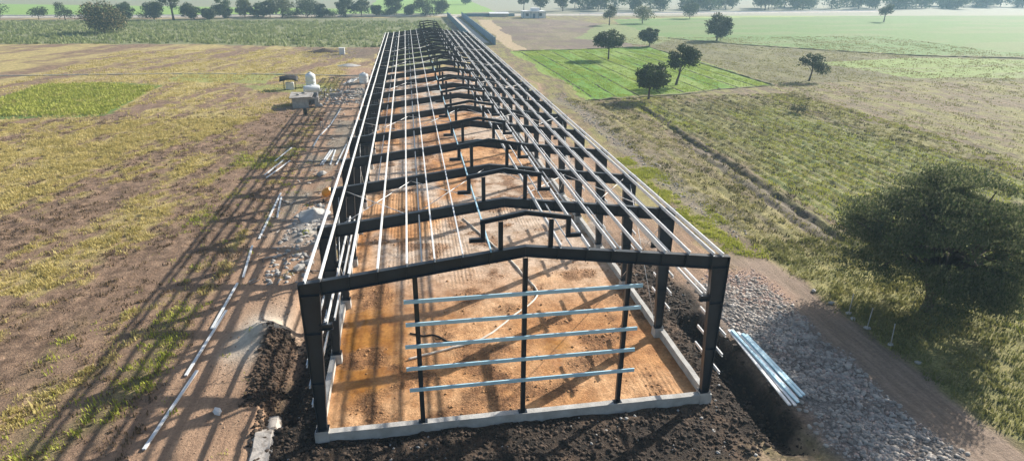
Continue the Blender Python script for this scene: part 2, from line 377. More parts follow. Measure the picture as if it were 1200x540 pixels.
# bright green plot
gstrip = fbm(np.floor((X-38)/4.7)*7.7, Y*.03, 2)
put(inpoly(wx, wy, [(35, 160), (37.6, 83), (80.4, 94.5), (82, 170)]), mixc((.15, .33, .022), (.25, .36, .055), sm(.35, .6, gstrip)), mixc((.11, .24, .02), (.19, .28, .045), sm(.35, .6, gstrip)), .8, 0, .5)
# purple-brown fallow, olive fallow, far greens
put(inpoly(wx, wy, [(36, 162), (62, 165), (84, 172), (98, 262), (90, 300), (44, 296)]), mixc((.17, .125, .10), (.22, .20, .10), sm(.42, .6, fbm(wx/11, wy/9, 4))), mixc((.29, .215, .165), (.20, .15, .115), sm(.4, .6, fbm(wx/7, wy/20, 4))), .6, 0, .6)
put(inpoly(wx, wy, [(66, 200), (84, 172), (110, 195), (112, 262), (96, 270)])*.9, (.20, .27, .09), (.27, .30, .12), .6, 0, .6)
put(inpoly(wx, wy, [(35.5, 162), (39.5, 162), (47, 296), (40, 300)]), (.50, .38, .24), (.42, .33, .2), .6, 0, .5)
put(inpoly(wx, wy, [(81.5, 97), (118, 96), (300, 60), (300, 128), (154, 138), (116, 172), (100, 195), (83, 172)])*.85, mixc((.22, .215, .085), (.13, .125, .055), sm(.42, .58, fbm(wx/4, wy/9, 4))), (.21, .19, .085), .5, 0, 1)
put(inpoly(wx, wy, [(112, 128), (150, 134), (260, 106), (260, 84), (119, 100)])*.9, mixc((.24, .36, .07), (.24, .24, .13), sm(.45, .6, fbm(wx/40, wy/5, 3))), (.26, .33, .09), .5, 0, .6)
put(inpoly(wx, wy, [(100, 197), (117, 174), (156, 140), (700, 40), (700, 420), (210, 334), (112, 300), (104, 262)]), mixc((.12, .25, .045), (.19, .25, .085), sm(.42, .6, fbm(wx/30, wy/12, 4))), (.18, .26, .08), .6, 0, .6)
put(inpoly(wx, wy, [(210, 334), (112, 300), (300, 330), (900, 420), (900, 470)]), (.34, .42, .12), (.28, .38, .12), .3, 0, .6)
# beyond the road
beyond = sm(326, 331, wy)
put(beyond*(wx < 60), (.28, .42, .10), (.21, .35, .08), .2, 0, .4)
put(beyond*(wx >= 60), (.30, .30, .22), (.36, .36, .27), .3, 0, .4)
put(beyond*sm(425, 432, wy+ .25*wx+30)*(wx < -20), (.26, .27, .18), (.30, .30, .21), .2, 0, .4)
put(sm(560, 600, wy), (.25, .27, .18), (.32, .34, .22), .3, 0, .4)
put(beyond*inpoly(wx, wy, [(40, 330), (110, 330), (140, 420), (40, 360)]), (.22, .22, .15), (.28, .27, .2), .3, 0, .4)
# long dirt track between building and right-hand field
dr = band(20.2, 28.6+ (wy-20)*.02, .7, wx)*band(-30, 128, 6, wy)
put(dr, (.47, .31, .205), (.33, .22, .15), .7, 0, .8)
put(band(26.5, 29.2, .7, wx)*band(26, 130, 4, wy)*sm(.40, .52, fbm(wx*.4, wy*.2+5, 3)), (.40, .35, .15), (.30, .26, .11), .4, 0, .7)
put(band(29.4, 33.2, .5, wx)*band(-30, 17, 2, wy), (.26, .19, .14), (.34, .25, .19), .8, 0, .5)
put(sm(33.0, 34.2, wx)*(1-sm(15, 20, wy))*(1-sm(47, 52, wx)), (.26, .26, .09), (.38, .34, .13), .2, 0, .9)
put(band(20.3, 24.5, .6, wx)*band(16, 124, 4, wy)*sm(.46, .58, fbm(wx*.35, wy*.22+9, 3))*.9, (.62, .55, .49), (.48, .40, .34), .2, 0, .7)
# left track
tr = band(-9.3, -2.0, 1.0, wx)*band(-30, 130, 6, wy)
put(tr, (.44, .285, .185), (.34, .215, .14), .85, 0, .55)
put(band(-8.0, -3.0, .8, wx)*band(28, 125, 8, wy)*sm(.45, .60, fbm(X*.25, Y*.12+8, 4)), (.33, .28, .22), (.25, .2, .15), .3, 0, .7)
put(np.exp(-(((wx+4.6)/1.5)**2 + ((wy-10)/2.6)**2))*1.3, (.66, .58, .48), (.54, .47, .38), .1, 0, .3)
put(np.exp(-(((wx+4.4)/1.6)**2 + ((wy-27)/3.4)**2))*1.3, (.42, .39, .35), (.34, .31, .28), .1, 0, .4)
# spoil around the plinth
dk = np.clip(np.where(X > 10, (1-sm(23.4, 25, wx))*(1-sm(15, 24, wy)), np.where(wy < 9, sm(-2.9, -2.0, wx), sm(-2.3, -1.5, wx))*(1-sm(17.5, 20, wy)))*sm(-5.6, -4.2, wy), 0, 1)
put(dk, mixc((.066, .046, .033), (.18, .118, .078), sm(.45, .62, fbm(X*.5+3, Y*.5+60, 4))), mixc((.022, .016, .012), (.055, .038, .027), sm(.4, .6, fbm(X*.5+3, Y*.5+60, 4))), .1, .0, 1.2)
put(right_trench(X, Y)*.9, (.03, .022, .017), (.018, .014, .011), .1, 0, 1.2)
put(band(-4.4, -2.6, .3, wx)*band(3.2, 10, .8, wy)*.9, (.16, .095, .06), (.055, .036, .026), .1, 0, 1.3)
put(band(20.2, 21.9, .3, wx)*band(9, 24, 4, wy)*.8, (.20, .13, .09), (.07, .05, .037), .2, 0, 1.)
put((1-sm(-5.4, -4.0, wy))*band(12, 21, 1.5, wx)*.85, (.25, .17, .115), (.11, .075, .055), .2, 0, 1)
put(band(20.5, 24.6, .8, wx)*(1-sm(-3.6, -2.2, wy)), (.40, .29, .19), (.28, .22, .11), .3, 0, .7)
# rubble bed
put(band(24.4, 30.0, .6, wx)*(1-sm(11.5, 13.5, wy)), mixc((.30, .275, .255), (.37, .30, .26), sm(.45, .6, fbm(wx*.3, wy*.3, 3))), (.21, .19, .175), .1, 0, 1)
put(band(26.5, 31, .6, wx)*band(9, 14, 1, wy)*.8, (.46, .29, .21), (.38, .26, .2), .1, 0, .8)
# the mud floor
ins = band(0, 20, .06, X)*band(0, YL, .06, Y)
wetn = .42*np.exp(-(((X-1.8)/2.6)**2+((Y-8.5)/7)**2))*(.6+.8*fbm(X*.6, Y*.3+3, 3)) + .30*np.exp(-(((X-13.2)/1.5)**2+((Y-6.2)/1.6)**2)) + .22*band(3.5, 9.5, 1.5, X)*sm(.45, .6, fbm(X*.22, Y*.07, 3))
wetn = wetn + .26*sm(.48, .62, fbm(X*.16+20, Y*.09+2, 3))*sm(14, 24, Y) + .24
fn = sm(.35, .65, fbm(X*.3, Y*.2, 4)); wl2 = sm(.36, .56, wetn)
F1 = mixc((.72, .43, .225), (.58, .295, .12), fn); F1 = mixc(F1, (.42, .195, .045), np.clip(wl2*(1-sm(10, 18, Y)), 0, 1))
F1 = mixc(F1, (.64, .54, .45), np.clip(sm(.42, .58, fbm(X*.2+7, Y*.1, 3))*sm(8, 22, Y)*.85, 0, 1))  # pale sky sheen on the wet far floor, painted into the colour
put(ins, F1, F1*np.array([.66, .58, .50]), .25, wetn, .5)
lumpm = sm(.55, .70, fbm(X*.45+31, Y*.45+7, 3))
put(ins*lumpm*.75, (.42, .21, .095), (.19, .09, .04), .1, .0, 1.3)

rut = .8*ins*sm(.50, .64, fbm(X*.18+70, Y*.1, 3))*(1-wl2*.7) + .12*band(-9.0, -3.0, 1, X)*band(-30, 130, 5, Y) + .12*band(21, 33, 1, X)*band(-30, 120, 5, Y) + .3*inpoly(wx, wy, [(43.5, -20), (80, -20), (80, 80), (44.5, 78)])
nx, ny = X.shape
idx = np.arange(nx*ny).reshape(nx, ny)
F = np.stack([idx[:-1, :-1], idx[1:, :-1], idx[1:, 1:], idx[:-1, 1:]], -1).reshape(-1, 4)
ground = np_mesh('ground', np.stack([X, Y, Z], -1).reshape(-1, 3), F, ground_mat(), smooth=True)
ground['kind'] = 'structure'; ground['label'] = 'fields, dirt tracks and muddy building plot seen from the air'
for nm, arr in (('colA', cA), ('colB', cB), ('par', par)):
    at = ground.data.attributes.new(nm, 'FLOAT_COLOR', 'POINT')
    q = np.ones((nx*ny, 4), np.float32); q[:, :3] = arr.reshape(-1, 3); q[:, 3] = np.clip(rut, 0, 1).ravel() if nm == 'par' else 1; at.data.foreach_set('color', q.ravel())

# haze ------------------------------------------------------------
hz = MB().box(-2800, 2800, -200, 2800, -3.0, 27.0).build('haze', None)
hm = bpy.data.materials.new('haze air'); hm.use_nodes = True; hn = hm.node_tree.nodes; hl = hm.node_tree.links
hn.remove(hn['Principled BSDF']); pv = hn.new('ShaderNodeVolumePrincipled')
pv.inputs['Color'].default_value = (.50, .76, 1.0, 1); pv.inputs['Density'].default_value = HAZE; pv.inputs['Anisotropy'].default_value = .22
hl.new(pv.outputs[0], hn['Material Output'].inputs['Volume'])
hz.data.materials.append(hm); tag(hz, 'pale blue morning haze over the far fields', 'haze', kind='stuff')

# ------------------------------------------------------------------ strips: bunds, road, walls
def strip(name, pts, w, h, mat, jit=.12, base=-.25, **k):
    mb = MB(); P = []
    for (a, b) in zip(pts[:-1], pts[1:]):
        n = max(2, int(math.dist(a, b)/1.5))
        P += [(a[0]+(b[0]-a[0])*i/n, a[1]+(b[1]-a[1])*i/n) for i in range(n)]
    P.append(pts[-1]); vs = []
    for i, p in enumerate(P):
        q0 = P[max(i-1, 0)]; q1 = P[min(i+1, len(P)-1)]
        d = Vector((q1[0]-q0[0], q1[1]-q0[1])).normalized(); nrm = Vector((-d.y, d.x))
        ww = w*(1+random.uniform(-jit, jit)*2); hh = h*(1+random.uniform(-jit, jit)*2); z = float(H(p[0], p[1]))
        for s, zz in ((-.5, base), (-.28, hh), (.28, hh), (.5, base)):
            vs.append((p[0]+nrm.x*ww*s, p[1]+nrm.y*ww*s, z+zz))
    fs = [(4*i+j, 4*i+4+j, 4*i+5+j, 4*i+1+j) for i in range(len(P)-1) for j in range(3)] + [(0, 1, 2, 3), tuple(4*(len(P)-1)+j for j in (3, 2, 1, 0))]
    mb.add(vs, fs); o = mb.build(name, mat); tag(o, **k); return o
for bx in (38.6, 43.2, 47.9, 53.1, 58.0, 62.9, 67.3, 71.6, 76.2):
    y0 = 83.5 + (bx-37.6)*.26
    strip('field_bund', [(bx, y0), (bx+.3, y0+30), (bx-.6, 158)], .32 if bx not in (71.6, 38.6, 58.0) else .5, .07, MT['bund_dark'], .3, kind='structure')
strip('field_bund', [(36.5, 82.5), (48, 84.5), (60, 87.5), (66, 91), (80.6, 94.2)], .8, .16, MT['bund'], .3, kind='structure')
strip('field_bund', [(80.6, 94.2), (80.9, 120), (81.6, 170)], .8, .18, MT['bund'], .3, kind='structure')
strip('field_bund', [(36, 160.5), (60, 164), (82, 170)], .6, .15, MT['bund'], .3, kind='structure')
strip('field_bund', [(100, 197), (116, 172.5), (135, 154), (154, 138.5), (250, 107)], .8, .2, MT['bund'], .3, kind='structure')
road = strip('road', [(-330, 316), (-100, 322), (40, 333), (110, 337), (330, 372)], 9, .55, MT['pale_dirt'], .02, kind='structure')
lane = strip('lane', [(30.0, 186), (30.4, 330)], 5.5, .05, MT['pale_dirt'], .05, base=-.1, kind='structure')

# ------------------------------------------------------------------ steel shed
S = 6.4463; NF = 20; EH = 8.45; SL = .12
shed = empty('shed_frame', (0, 0, 0), label='long dark steel portal frame of an unfinished shed with no roof or walls', cat='building frame')
def imember(mb, p0, p1, d0, d1, dep, wid, fwid, ft, wt):
    """p0,p1 on the outer face; dep = inward unit vector; wid = flange direction"""
    p0, p1, dep, wid = Vector(p0), Vector(p1), Vector(dep), Vector(wid)
    def slab(a0, b0, a1, b1, w):
        mb.hexa([tuple(p0+dep*a0-wid*w/2), tuple(p1+dep*a1-wid*w/2), tuple(p1+dep*a1+wid*w/2), tuple(p0+dep*a0+wid*w/2),
                 tuple(p0+dep*b0-wid*w/2), tuple(p1+dep*b1-wid*w/2), tuple(p1+dep*b1+wid*w/2), tuple(p0+dep*b0+wid*w/2)])
    slab(0, ft, 0, ft, fwid); slab(ft, d0-ft, ft, d1-ft, wt); slab(d0-ft, d0, d1-ft, d1, fwid)
def ztop(x): return EH + SL*min(x, 20-x)
PUR = [.34, 1.0, 2.24, 3.46, 4.73, 5.95, 7.2, 8.45, 11.55, 12.9, 14.15, 15.4, 16.62, 17.85, 19.1, 19.55]
def column_mesh(side):
    mb = MB(); x = 0 if side < 0 else 20; d = 1 if side < 0 else -1
    imember(mb, (x, 0, .62), (x, 0, 8.44), .42, .92, (d, 0, 0), (0, 1, 0), .30, .03, .03)
    for z in (3.2, 5.9, 7.85):      # stiffeners
        w = .42 + .5*(z-.62)/7.8
        mb.box(min(x+d*.03, x+d*(w-.03)), max(x+d*.03, x+d*(w-.03)), -.13, .13, z, z+.02)
    return mb
def rafter_mesh(side):
    mb = MB(); d = 1 if side < 0 else -1; X0 = 0 if side < 0 else 20
    a = X0+d*.0; 
    p0 = (X0+d*.95, 0, EH+SL*.95); p1 = (10-d*.002, 0, EH+SL*10)
    imember(mb, p0, p1, .68, .52, (0, 0, -1), (0, 1, 0), .27, .028, .028)
    x0, x1 = sorted((X0+d*.925, X0+d*.955)); mb.box(x0, x1, -.15, .15, EH-.68, EH+.16)       # end plate
    mb.hexa([(X0-d*.0, -.15, 8.445), (X0+d*.93, -.15, 8.445), (X0+d*.93, .15, 8.445), (X0, .15, 8.445),
             (X0-d*.0, -.15, 8.475), (X0+d*.93, -.15, 8.555), (X0+d*.93, .15, 8.555), (X0, .15, 8.475)] if d > 0 else
            [(X0-.93, -.15, 8.445), (X0, -.15, 8.445), (X0, .15, 8.445), (X0-.93, .15, 8.445), (X0-.93, -.15, 8.555), (X0, -.15, 8.475), (X0, .15, 8.475), (X0-.93, .15, 8.555)])
    for px in PUR:                                                                            # purlin cleats
        if (px < 10) == (side < 0) and .9 < px < 19.1:
            q = px + .05; zt = ztop(px); mb.box(q, q+.015, -.09, .09, zt, zt+.165)
            mb.box(px-.1, px-.085, -.12, .12, zt-.62, zt-.03)
    return mb
cols = {}; rafs = {}
def link_copy(o, parent):
    c = o.copy(); C.objects.link(c); c.parent = parent; return c
col_proto = {s: column_mesh(s).build('column', MT['steel'], shed) for s in (-1, 1)}
raf_proto = {s: rafter_mesh(s).build('rafter', MT['steel'], shed) for s in (-1, 1)}
def subpart(parent, o): o.parent = parent; return o
for s in (-1, 1):
    c = col_proto[s]; xb = .21 if s < 0 else 19.79
    MB().box(xb-.30, xb+.30, -.24, .24, .60, .63).build('base_plate', MT['steel'], c)
    x0, x1 = ((.66, 1.25) if s < 0 else (18.75, 19.34))
    MB().box(x0, x1, -.12, .12, 6.1, 6.13).box(x0, x1, -.02, .02, 6.13, 6.36).box(x0, x1, -.12, .12, 6.36, 6.39).build('corbel', MT['steel'], c)
# ridge monitor on each frame
def monitor(parent):
    mb = MB()
    for d, X0 in ((1, 7.95), (-1, 12.05)):
        imember(mb, (X0, 0, 10.98), (10-d*.002, 0, 11.33), .2, .2, (0, 0, -1), (0, 1, 0), .16, .018, .02)
    o = mb.build('ridge_monitor', MT['steel'], parent)
    for d, px in ((1, 8.86), (-1, 11.14)):
        zt = ztop(px); m2 = MB(); imember(m2, (px-d*.10, 0, zt), (px-d*.10, 0, 10.98+.085*abs(px-7.95 if d > 0 else 12.05-px)-.2), .2, .2, (d, 0, 0), (0, 1, 0), .18, .018, .02)
        m2.build('post', MT['steel'], o)
    for d, X0 in ((1, 7.97), (-1, 12.03)):
        m3 = MB(); imember(m3, (X0, 0, 10.14), (X0, 0, 10.79), .2, .2, (d, 0, 0), (0, 1, 0), .16, .018, .02)
        a, b = sorted((X0+d*.20, X0-d*.52)); m3.box(a, b, -.08, .08, 10.10, 10.135); m3.box(a, b, -.012, .012, 9.98, 10.10); m3.box(a, b, -.08, .08, 9.95, 9.98)
        m3.build('bracket', MT['steel'], o)
    return o
mon_proto = monitor(shed)
for i in range(1, NF):
    for s in (-1, 1):
        c = copy_tree(col_proto[s], shed); c.location = (0, i*S, 0)
        r = link_copy(raf_proto[s], shed); r.location = (0, i*S, 0)
    m = copy_tree(mon_proto, shed); m.location = (0, i*S, 0)
# purlins: cee sections running the whole length
def cee(mb, a, b, hgt, fl, side, up=(0, 0, 1), th=.009):
    """cee profile swept a->b, web on the origin plane, flanges to `side`"""
    a, b, up, sd = Vector(a), Vector(b), Vector(up), Vector(side)
    t = th; lip = .022
    prof = [(0, 0), (fl, 0), (fl, lip), (fl-t, lip), (fl-t, t), (t, t), (t, hgt-t), (fl-t, hgt-t), (fl-t, hgt-lip), (fl, hgt-lip), (fl, hgt), (0, hgt)]
    o = [sd*u + up*v for u, v in prof]; mb.prism(a, b, o)
for k, px in enumerate(PUR):
    z = ztop(px)+.003; mb = MB(); side = (-1, 0, 0) if px < 10 else (1, 0, 0)
    up = Vector((-SL if px < 10 else SL, 0, 1)).normalized()
    # bays butt with a tiny gap and lie a few millimetres out of line, as bolted lengths do
    y = -.16
    while y < YL+.1:
        y1 = min(y+2*S, YL+.14); jx = random.uniform(-.012, .012); jz = random.uniform(0, .008)
        cee(mb, (px+jx, y+.006, z+jz), (px+jx+random.uniform(-.01, .01), y1-.006, z+jz), .175, .065, side, up); y = y1
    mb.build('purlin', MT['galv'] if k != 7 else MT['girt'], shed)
# longitudinal tie tubes below the rafters' top flange
for tx, yr in ((5.35, (0, YL)), (12.3, (0, YL)), (14.7, (0, YL)), (17.2, (0, YL)), (13.5, (S, YL)), (16.0, (S, YL)), (18.45, (S, YL)), (2.9, (2*S, YL))):
    MB().tube([(tx, yr[0], ztop(tx)-.2), (tx, yr[1], ztop(tx)-.2)], .035, 8).build('tie_tube', MT['galv'], shed, True)
# roof and wall bracing
def rod(a, b, r=.022): MB().tube([a, b], r, 6).build('brace_rod', MT['galv'], shed, True)
for bay in (1, 4, 7, 10, 13, 17):
    y0, y1 = bay*S+.15, (bay+1)*S-.15
    for xa, xb in ((.95, 5), (5, 9.6), (10.4, 15), (15, 19.05)):
        za, zb = ztop(xa)-.25, ztop(xb)-.25
        rod((xa, y0, za), (xb, y1, zb)); rod((xb, y0, zb-.05), (xa, y1, za-.05))
    for x in (.45, 19.55):
        rod((x, y0, 1.0), (x, y1, 7.9)); rod((x+.06, y0, 7.9), (x+.06, y1, 1.0))
# cleats bolting the end girts to the wind columns
def girt_cleat(mb, x, z): mb.box(x-.05, x+.05, -.108, -.1, z-.1, z+.1)
# end wall wind columns and girts
for x in (5, 10, 15):
    mb = MB(); imember(mb, (x-.11, 0, .47), (x-.11, 0, ztop(x)-.62), .22, .22, (1, 0, 0), (0, 1, 0), .2, .014, .014)
    [girt_cleat(mb, x+.16, z_) for z_ in (7.28, 6.09, 4.91, 3.69, 2.47)]
    c = mb.build('wind_post', MT['steel'], shed)
    MB().box(x-.22, x+.22, -.17, .17, .452, .47).build('base_plate', MT['steel'], c)
for z in (7.28, 6.09, 4.91, 3.69, 2.47):
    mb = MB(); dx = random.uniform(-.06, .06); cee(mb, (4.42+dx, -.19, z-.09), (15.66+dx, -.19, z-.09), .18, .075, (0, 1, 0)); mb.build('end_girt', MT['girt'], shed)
# side girts: channel on the corbels over the first bays and short lengths on the first columns
for x, sd in ((18.82, 1), (1.05, -1)):
    mb = MB(); cee(mb, (x, -.1, 6.40), (x, 2*S, 6.40), .16, .07, (sd, 0, 0)); cee(mb, (x+.32, .2, 6.40), (x+.32, 2*S-.6, 6.40), .16, .07, (sd, 0, 0)); mb.build('corbel_rail', MT['galv'], shed)
for i in range(0, 6):
    for z in (4.35, 3.2, 2.15):
        mb = MB(); y = i*S; cee(mb, (20.02, y-.75, z), (20.02, y+2.1, z), .16, .065, (1, 0, 0)); mb.build('side_girt', MT['galv'], shed)
for z, x in ((7.25, 20.03), (5.6, 20.03)):
    mb = MB(); cee(mb, (x, 6*S, z), (x, YL, z), .14, .06, (1, 0, 0)); mb.build('side_girt', MT['galv'], shed)
for i in range(0, 4):
    for z in (4.35, 3.2, 2.15):
        mb = MB(); y = i*S; cee(mb, (-.02, y-.3, z), (-.02, y+S-.4, z), .16, .065, (-1, 0, 0)); mb.build('side_girt', MT['galv'], shed)

# ------------------------------------------------------------------ concrete plinth
plinth = empty('plinth_wall', (0, 0, 0), label='low grey concrete plinth wall running round the muddy floor of the shed', cat='plinth wall')
def rough_wall(x0, x1, y0, y1, z0, z1, name, n=1.0):
    """low cast wall with a slightly uneven top"""
    mb = MB(); L = max(x1-x0, y1-y0); k = max(2, int(L/n)); alongx = (x1-x0) > (y1-y0); vs = []
    for i in range(k+1):
        t = i/k; z = z1 + random.uniform(-.018, .018); j = random.uniform(-.012, .012)
        if alongx: c = [(x0+(x1-x0)*t, y0+j, z0), (x0+(x1-x0)*t, y1+j, z0), (x0+(x1-x0)*t, y1+j, z), (x0+(x1-x0)*t, y0+j, z)]
        else: c = [(x1+j, y0+(y1-y0)*t, z0), (x0+j, y0+(y1-y0)*t, z0), (x0+j, y0+(y1-y0)*t, z), (x1+j, y0+(y1-y0)*t, z)]
        vs += c
    fs = [(4*i+a, 4*i+(a+1) % 4, 4*i+4+(a+1) % 4, 4*i+4+a) for i in range(k) for a in range(4)]
    fs = [f[::-1] for f in fs] + [(0, 1, 2, 3), (4*k+3, 4*k+2, 4*k+1, 4*k)]
    return mb.add(vs, fs).build(name, MT['conc'], plinth)
rough_wall(-.18, 20.18, -.2, .14, -.9, .45, 'front_beam')
rough_wall(-.14, .16, .17, YL-.2, -.9, .46, 'side_beam'); rough_wall(19.84, 20.14, .17, YL-.2, -.9, .46, 'side_beam')
rough_wall(-.18, 20.18, YL-.17, YL+.2, -.9, .44, 'back_beam')
pb = MB().hexa([(-.30, -.30, -.9), (.30, -.30, -.9), (.30, .30, -.9), (-.30, .30, -.9), (-.27, -.26, .598), (.27, -.26, .598), (.27, .26, .598), (-.27, .26, .598)])
ped = pb.build('pedestal', MT['conc'], plinth); ped.location = (.21, .03, 0)
for i in range(NF):
    for x in (.21, 19.79):
        if i == 0 and x < 1: continue
        p = link_copy(ped, plinth); p.location = (x, i*S+(.03 if i == 0 else -.03 if i == NF-1 else 0), 0)

# ------------------------------------------------------------------ loose purlins and bundle
def bar(a, b, z=None, w=.16, mat='galv', label='', group='loose steel purlins along the left track'):
    L = math.dist(a, b); ang = math.atan2(b[1]-a[1], b[0]-a[0])
    za, zb = (float(H(*a))+.05, float(H(*b))+.05) if z is None else (z, z)
    o = empty('steel_purlin', (a[0], a[1], za), 0)
    mb = MB(); cee(mb, (0, 0, 0), (L, 0, zb-za), .075, w, (0, 1, 0), th=.008)
    m = mb.build('steel_purlin', MT[mat]); bpy.data.objects.remove(o)
    m.location = (a[0], a[1], za); m.rotation_euler = (0, 0, ang); tag(m, label, 'steel purlin', group); return m
LB = [((-7.98, .41), (-7.41, 6.55), 'white steel purlin lying nearest on the left track, first of the long line'),
      ((-7.88, 6.14), (-7.57, 13.36), 'white purlin overlapping the end of the nearest one on the track'),
      ((-7.86, 11.05), (-7.80, 17.33), 'third white purlin along the track line, level with the pale sand mound'),
      ((-7.63, 18.26), (-8.25, 24.09), 'lone white purlin on the track just beyond the line\'s short gap'),
      ((-8.0, 25.47), (-8.38, 37.44), 'longest white purlin in the track line, with a short one beside it'),
      ((-7.43, 30.35), (-8.11, 36.35), 'short white purlin leaning against the far half of the longest one'),
      ((-11.26, 43.93), (-10.23, 49.59), 'middle bar of three purlins lying in the grass left of the track'),
      ((-10.85, 42.79), (-9.43, 49.48), 'bar closest to the track of the three purlins in the grass'),
      ((-11.17, 49.35), (-10.18, 55.08), 'farthest bar of the three purlins lying in the grass'),
      ((-7.58, 55.81), (-7.53, 61.54), 'white purlin on the track ending near the standing person\'s feet'),
      ((-7.45, 61.8), (-6.75, 68.27), 'white purlin slanting past the standing person towards the block room'),
      ((-6.72, 68.6), (-6.37, 80.24), 'white purlin farthest up the track, just short of the block room'),
      ((-5.62, 47.17), (-5.18, 53.99), 'left bar of the close pair of purlins near the shed columns'),
      ((-5.36, 47.2), (-4.90, 54.1), 'right bar of the close pair of purlins near the shed columns'),
      ((-4.49, 47.03), (-4.59, 53.94), 'single purlin lying between the close pair and the shed'),
      ((-3.79, 46.94), (-3.41, 56.36), 'long purlin lying right under the left eave beside the shed columns'),
      ((-3.2, 48.5), (-3.0, 55.2), 'thin purlin tucked against the shed columns beside a longer one')]
for a, b, lb in LB: bar(a, b, label=lb)
for i, (dx, lb) in enumerate(((0, 'white bar at the left of the fan of short bars by the far tank'), (.5, 'second white bar in the fan of short bars by the far tank'),
                              (1.0, 'third white bar in the fan of short bars by the far tank'), (1.5, 'white bar nearest the tank in the fan of short bars'))):
    bar((-8.2+dx, 105+dx*1.5), (-7.0+dx*.9, 112+dx), label=lb, group='short bars beside the far tank')
BUN = [(24.15, 5.75, 23.75, -1.55, 0, 'outermost white bar on the trench side of the bundle'), (24.36, 5.72, 24.02, -1.62, 0, 'second white bar from the trench in the bundle'),
       (24.25, 5.55, 24.25, -1.5, 1, 'white bar lying on top of the two trench side bars'), (24.6, 5.4, 24.40, -1.2, 0, 'middle white bar of the bundle beside the trench'),
       (24.72, 5.1, 24.68, -1.1, 1, 'blue tinged bar lying on top in the middle of the bundle'), (24.95, 5.05, 24.98, -.9, 0, 'outermost blue tinged bar on the rubble side of the bundle')]
for (xa, ya, xb, yb, lv, lb) in BUN:
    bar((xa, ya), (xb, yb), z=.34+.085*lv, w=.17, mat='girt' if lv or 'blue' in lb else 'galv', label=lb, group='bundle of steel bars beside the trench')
# sleepers under the bundle
for yy, lb in ((4.2, 'timber sleeper under the far end of the bar bundle'), (.2, 'timber sleeper under the near end of the bar bundle')):
    o = MB().box(-.75, .75, -.08, .08, -.25, .338).build('timber_sleeper', MT['bark']); o.location = (24.45, yy, 0); tag(o, lb, 'sleeper')

# hose and cable on the floor
def floor_line(name, pts, r, mat, label, cat, n=10):
    P = [Vector((x, y, 0)) for x, y in pts]; out = []
    for i in range(len(P)-1):
        p0, p1, p2, p3 = P[max(i-1, 0)], P[i], P[i+1], P[min(i+2, len(P)-1)]
        for k in range(n):
            t = k/n; out.append(.5*((2*p1)+(-p0+p2)*t+(2*p0-5*p1+4*p2-p3)*t*t+(-p0+3*p1-3*p2+p3)*t**3))
    out.append(P[-1])
    for q in out: q.z = float(H(q.x, q.y)) + r*.9
    o = MB().tube(out, r, 8).build(name, mat, None, True); tag(o, label, cat); return o
floor_line('water_hose', [(4.3, 6.0), (6.23, 6.65), (8.82, 7.58), (11.21, 10.02), (12.79, 11.64), (13.41, 13.17), (12.9, 15.8), (12.34, 18.48), (11.22, 22.0), (9.4, 28)], .07, MT['hose'], 'pale hose curving across the muddy floor behind the girts', 'hose')
floor_line('dark_cable', [(4.4, 8.9), (5.2, 8.5), (5.95, 8.45), (6.55, 7.72), (7.0, 7.5)], .05, MT['cable'], 'short dark cable on the mud behind the left wind post', 'cable', 6)
floor_line('supply_pipe', [(-110, 124), (-61, 123.9), (-39.85, 122.9), (-22.9, 120), (-12, 117.6), (-2.3, 115.3)], .11, MT['hose'], 'thin pale pipe laid straight across the left field behind the tanks', 'pipe', 8)

# ------------------------------------------------------------------ concrete slab, stones, rubble, clods
o = strip('concrete_slab', [(-2.55, -4.5), (-2.6, -1.5), (-2.75, .8), (-2.95, 2.9)], 1.25, .13, MT['stained_conc'], .10)
tag(o, 'narrow pale concrete slab half buried in dark soil left of the front corner', 'slab')

def rock_pts(n, r, flat=.7):
    """unit rock: jittered low icosphere"""
    t = (1+5**.5)/2
    v = np.array([(-1, t, 0), (1, t, 0), (-1, -t, 0), (1, -t, 0), (0, -1, t), (0, 1, t), (0, -1, -t), (0, 1, -t), (t, 0, -1), (t, 0, 1), (-t, 0, -1), (-t, 0, 1)], float)
    v /= np.linalg.norm(v[0])
    f = np.array([(0, 11, 5), (0, 5, 1), (0, 1, 7), (0, 7, 10), (0, 10, 11), (1, 5, 9), (5, 11, 4), (11, 10, 2), (10, 7, 6), (7, 1, 8), (3, 9, 4), (3, 4, 2), (3, 2, 6), (3, 6, 8), (3, 8, 9), (4, 9, 5), (2, 4, 11), (6, 2, 10), (8, 6, 7), (9, 8, 1)])
    return v, f
RV, RF = rock_pts(1, 1)
def scatter_rocks(name, xs, ys, sizes, mat, label, cat, kind='stuff', sink=.3, flat=.65):
    n = len(xs); z = H(xs, ys)
    V = RV[None]*(1+rng.uniform(-.35, .35, (n, 12, 1)))
    sc = np.stack([rng.uniform(.7, 1.4, n), rng.uniform(.7, 1.4, n), rng.uniform(.45, .9, n)*flat/.65], -1)*sizes[:, None]
    V = V*sc[:, None, :]; a = rng.uniform(0, 6.28, n); ca_, sa_ = np.cos(a), np.sin(a)
    tl = rng.normal(0, .35, n); ct, st = np.cos(tl), np.sin(tl)
    x, y, zz = V[..., 0], V[..., 1], V[..., 2]
    y, zz = y*ct[:, None]-zz*st[:, None], y*st[:, None]+zz*ct[:, None]
    x, y = x*ca_[:, None]-y*sa_[:, None], x*sa_[:, None]+y*ca_[:, None]
    P = np.stack([x+xs[:, None], y+ys[:, None], zz+z[:, None]+sizes[:, None]*(.5-sink)*.6], -1).reshape(-1, 3)
    Fc = (RF[None]+12*np.arange(n)[:, None, None]).reshape(-1, 3)
    o = np_mesh(name, P, Fc, mat); tag(o, label, cat, kind=kind); return o
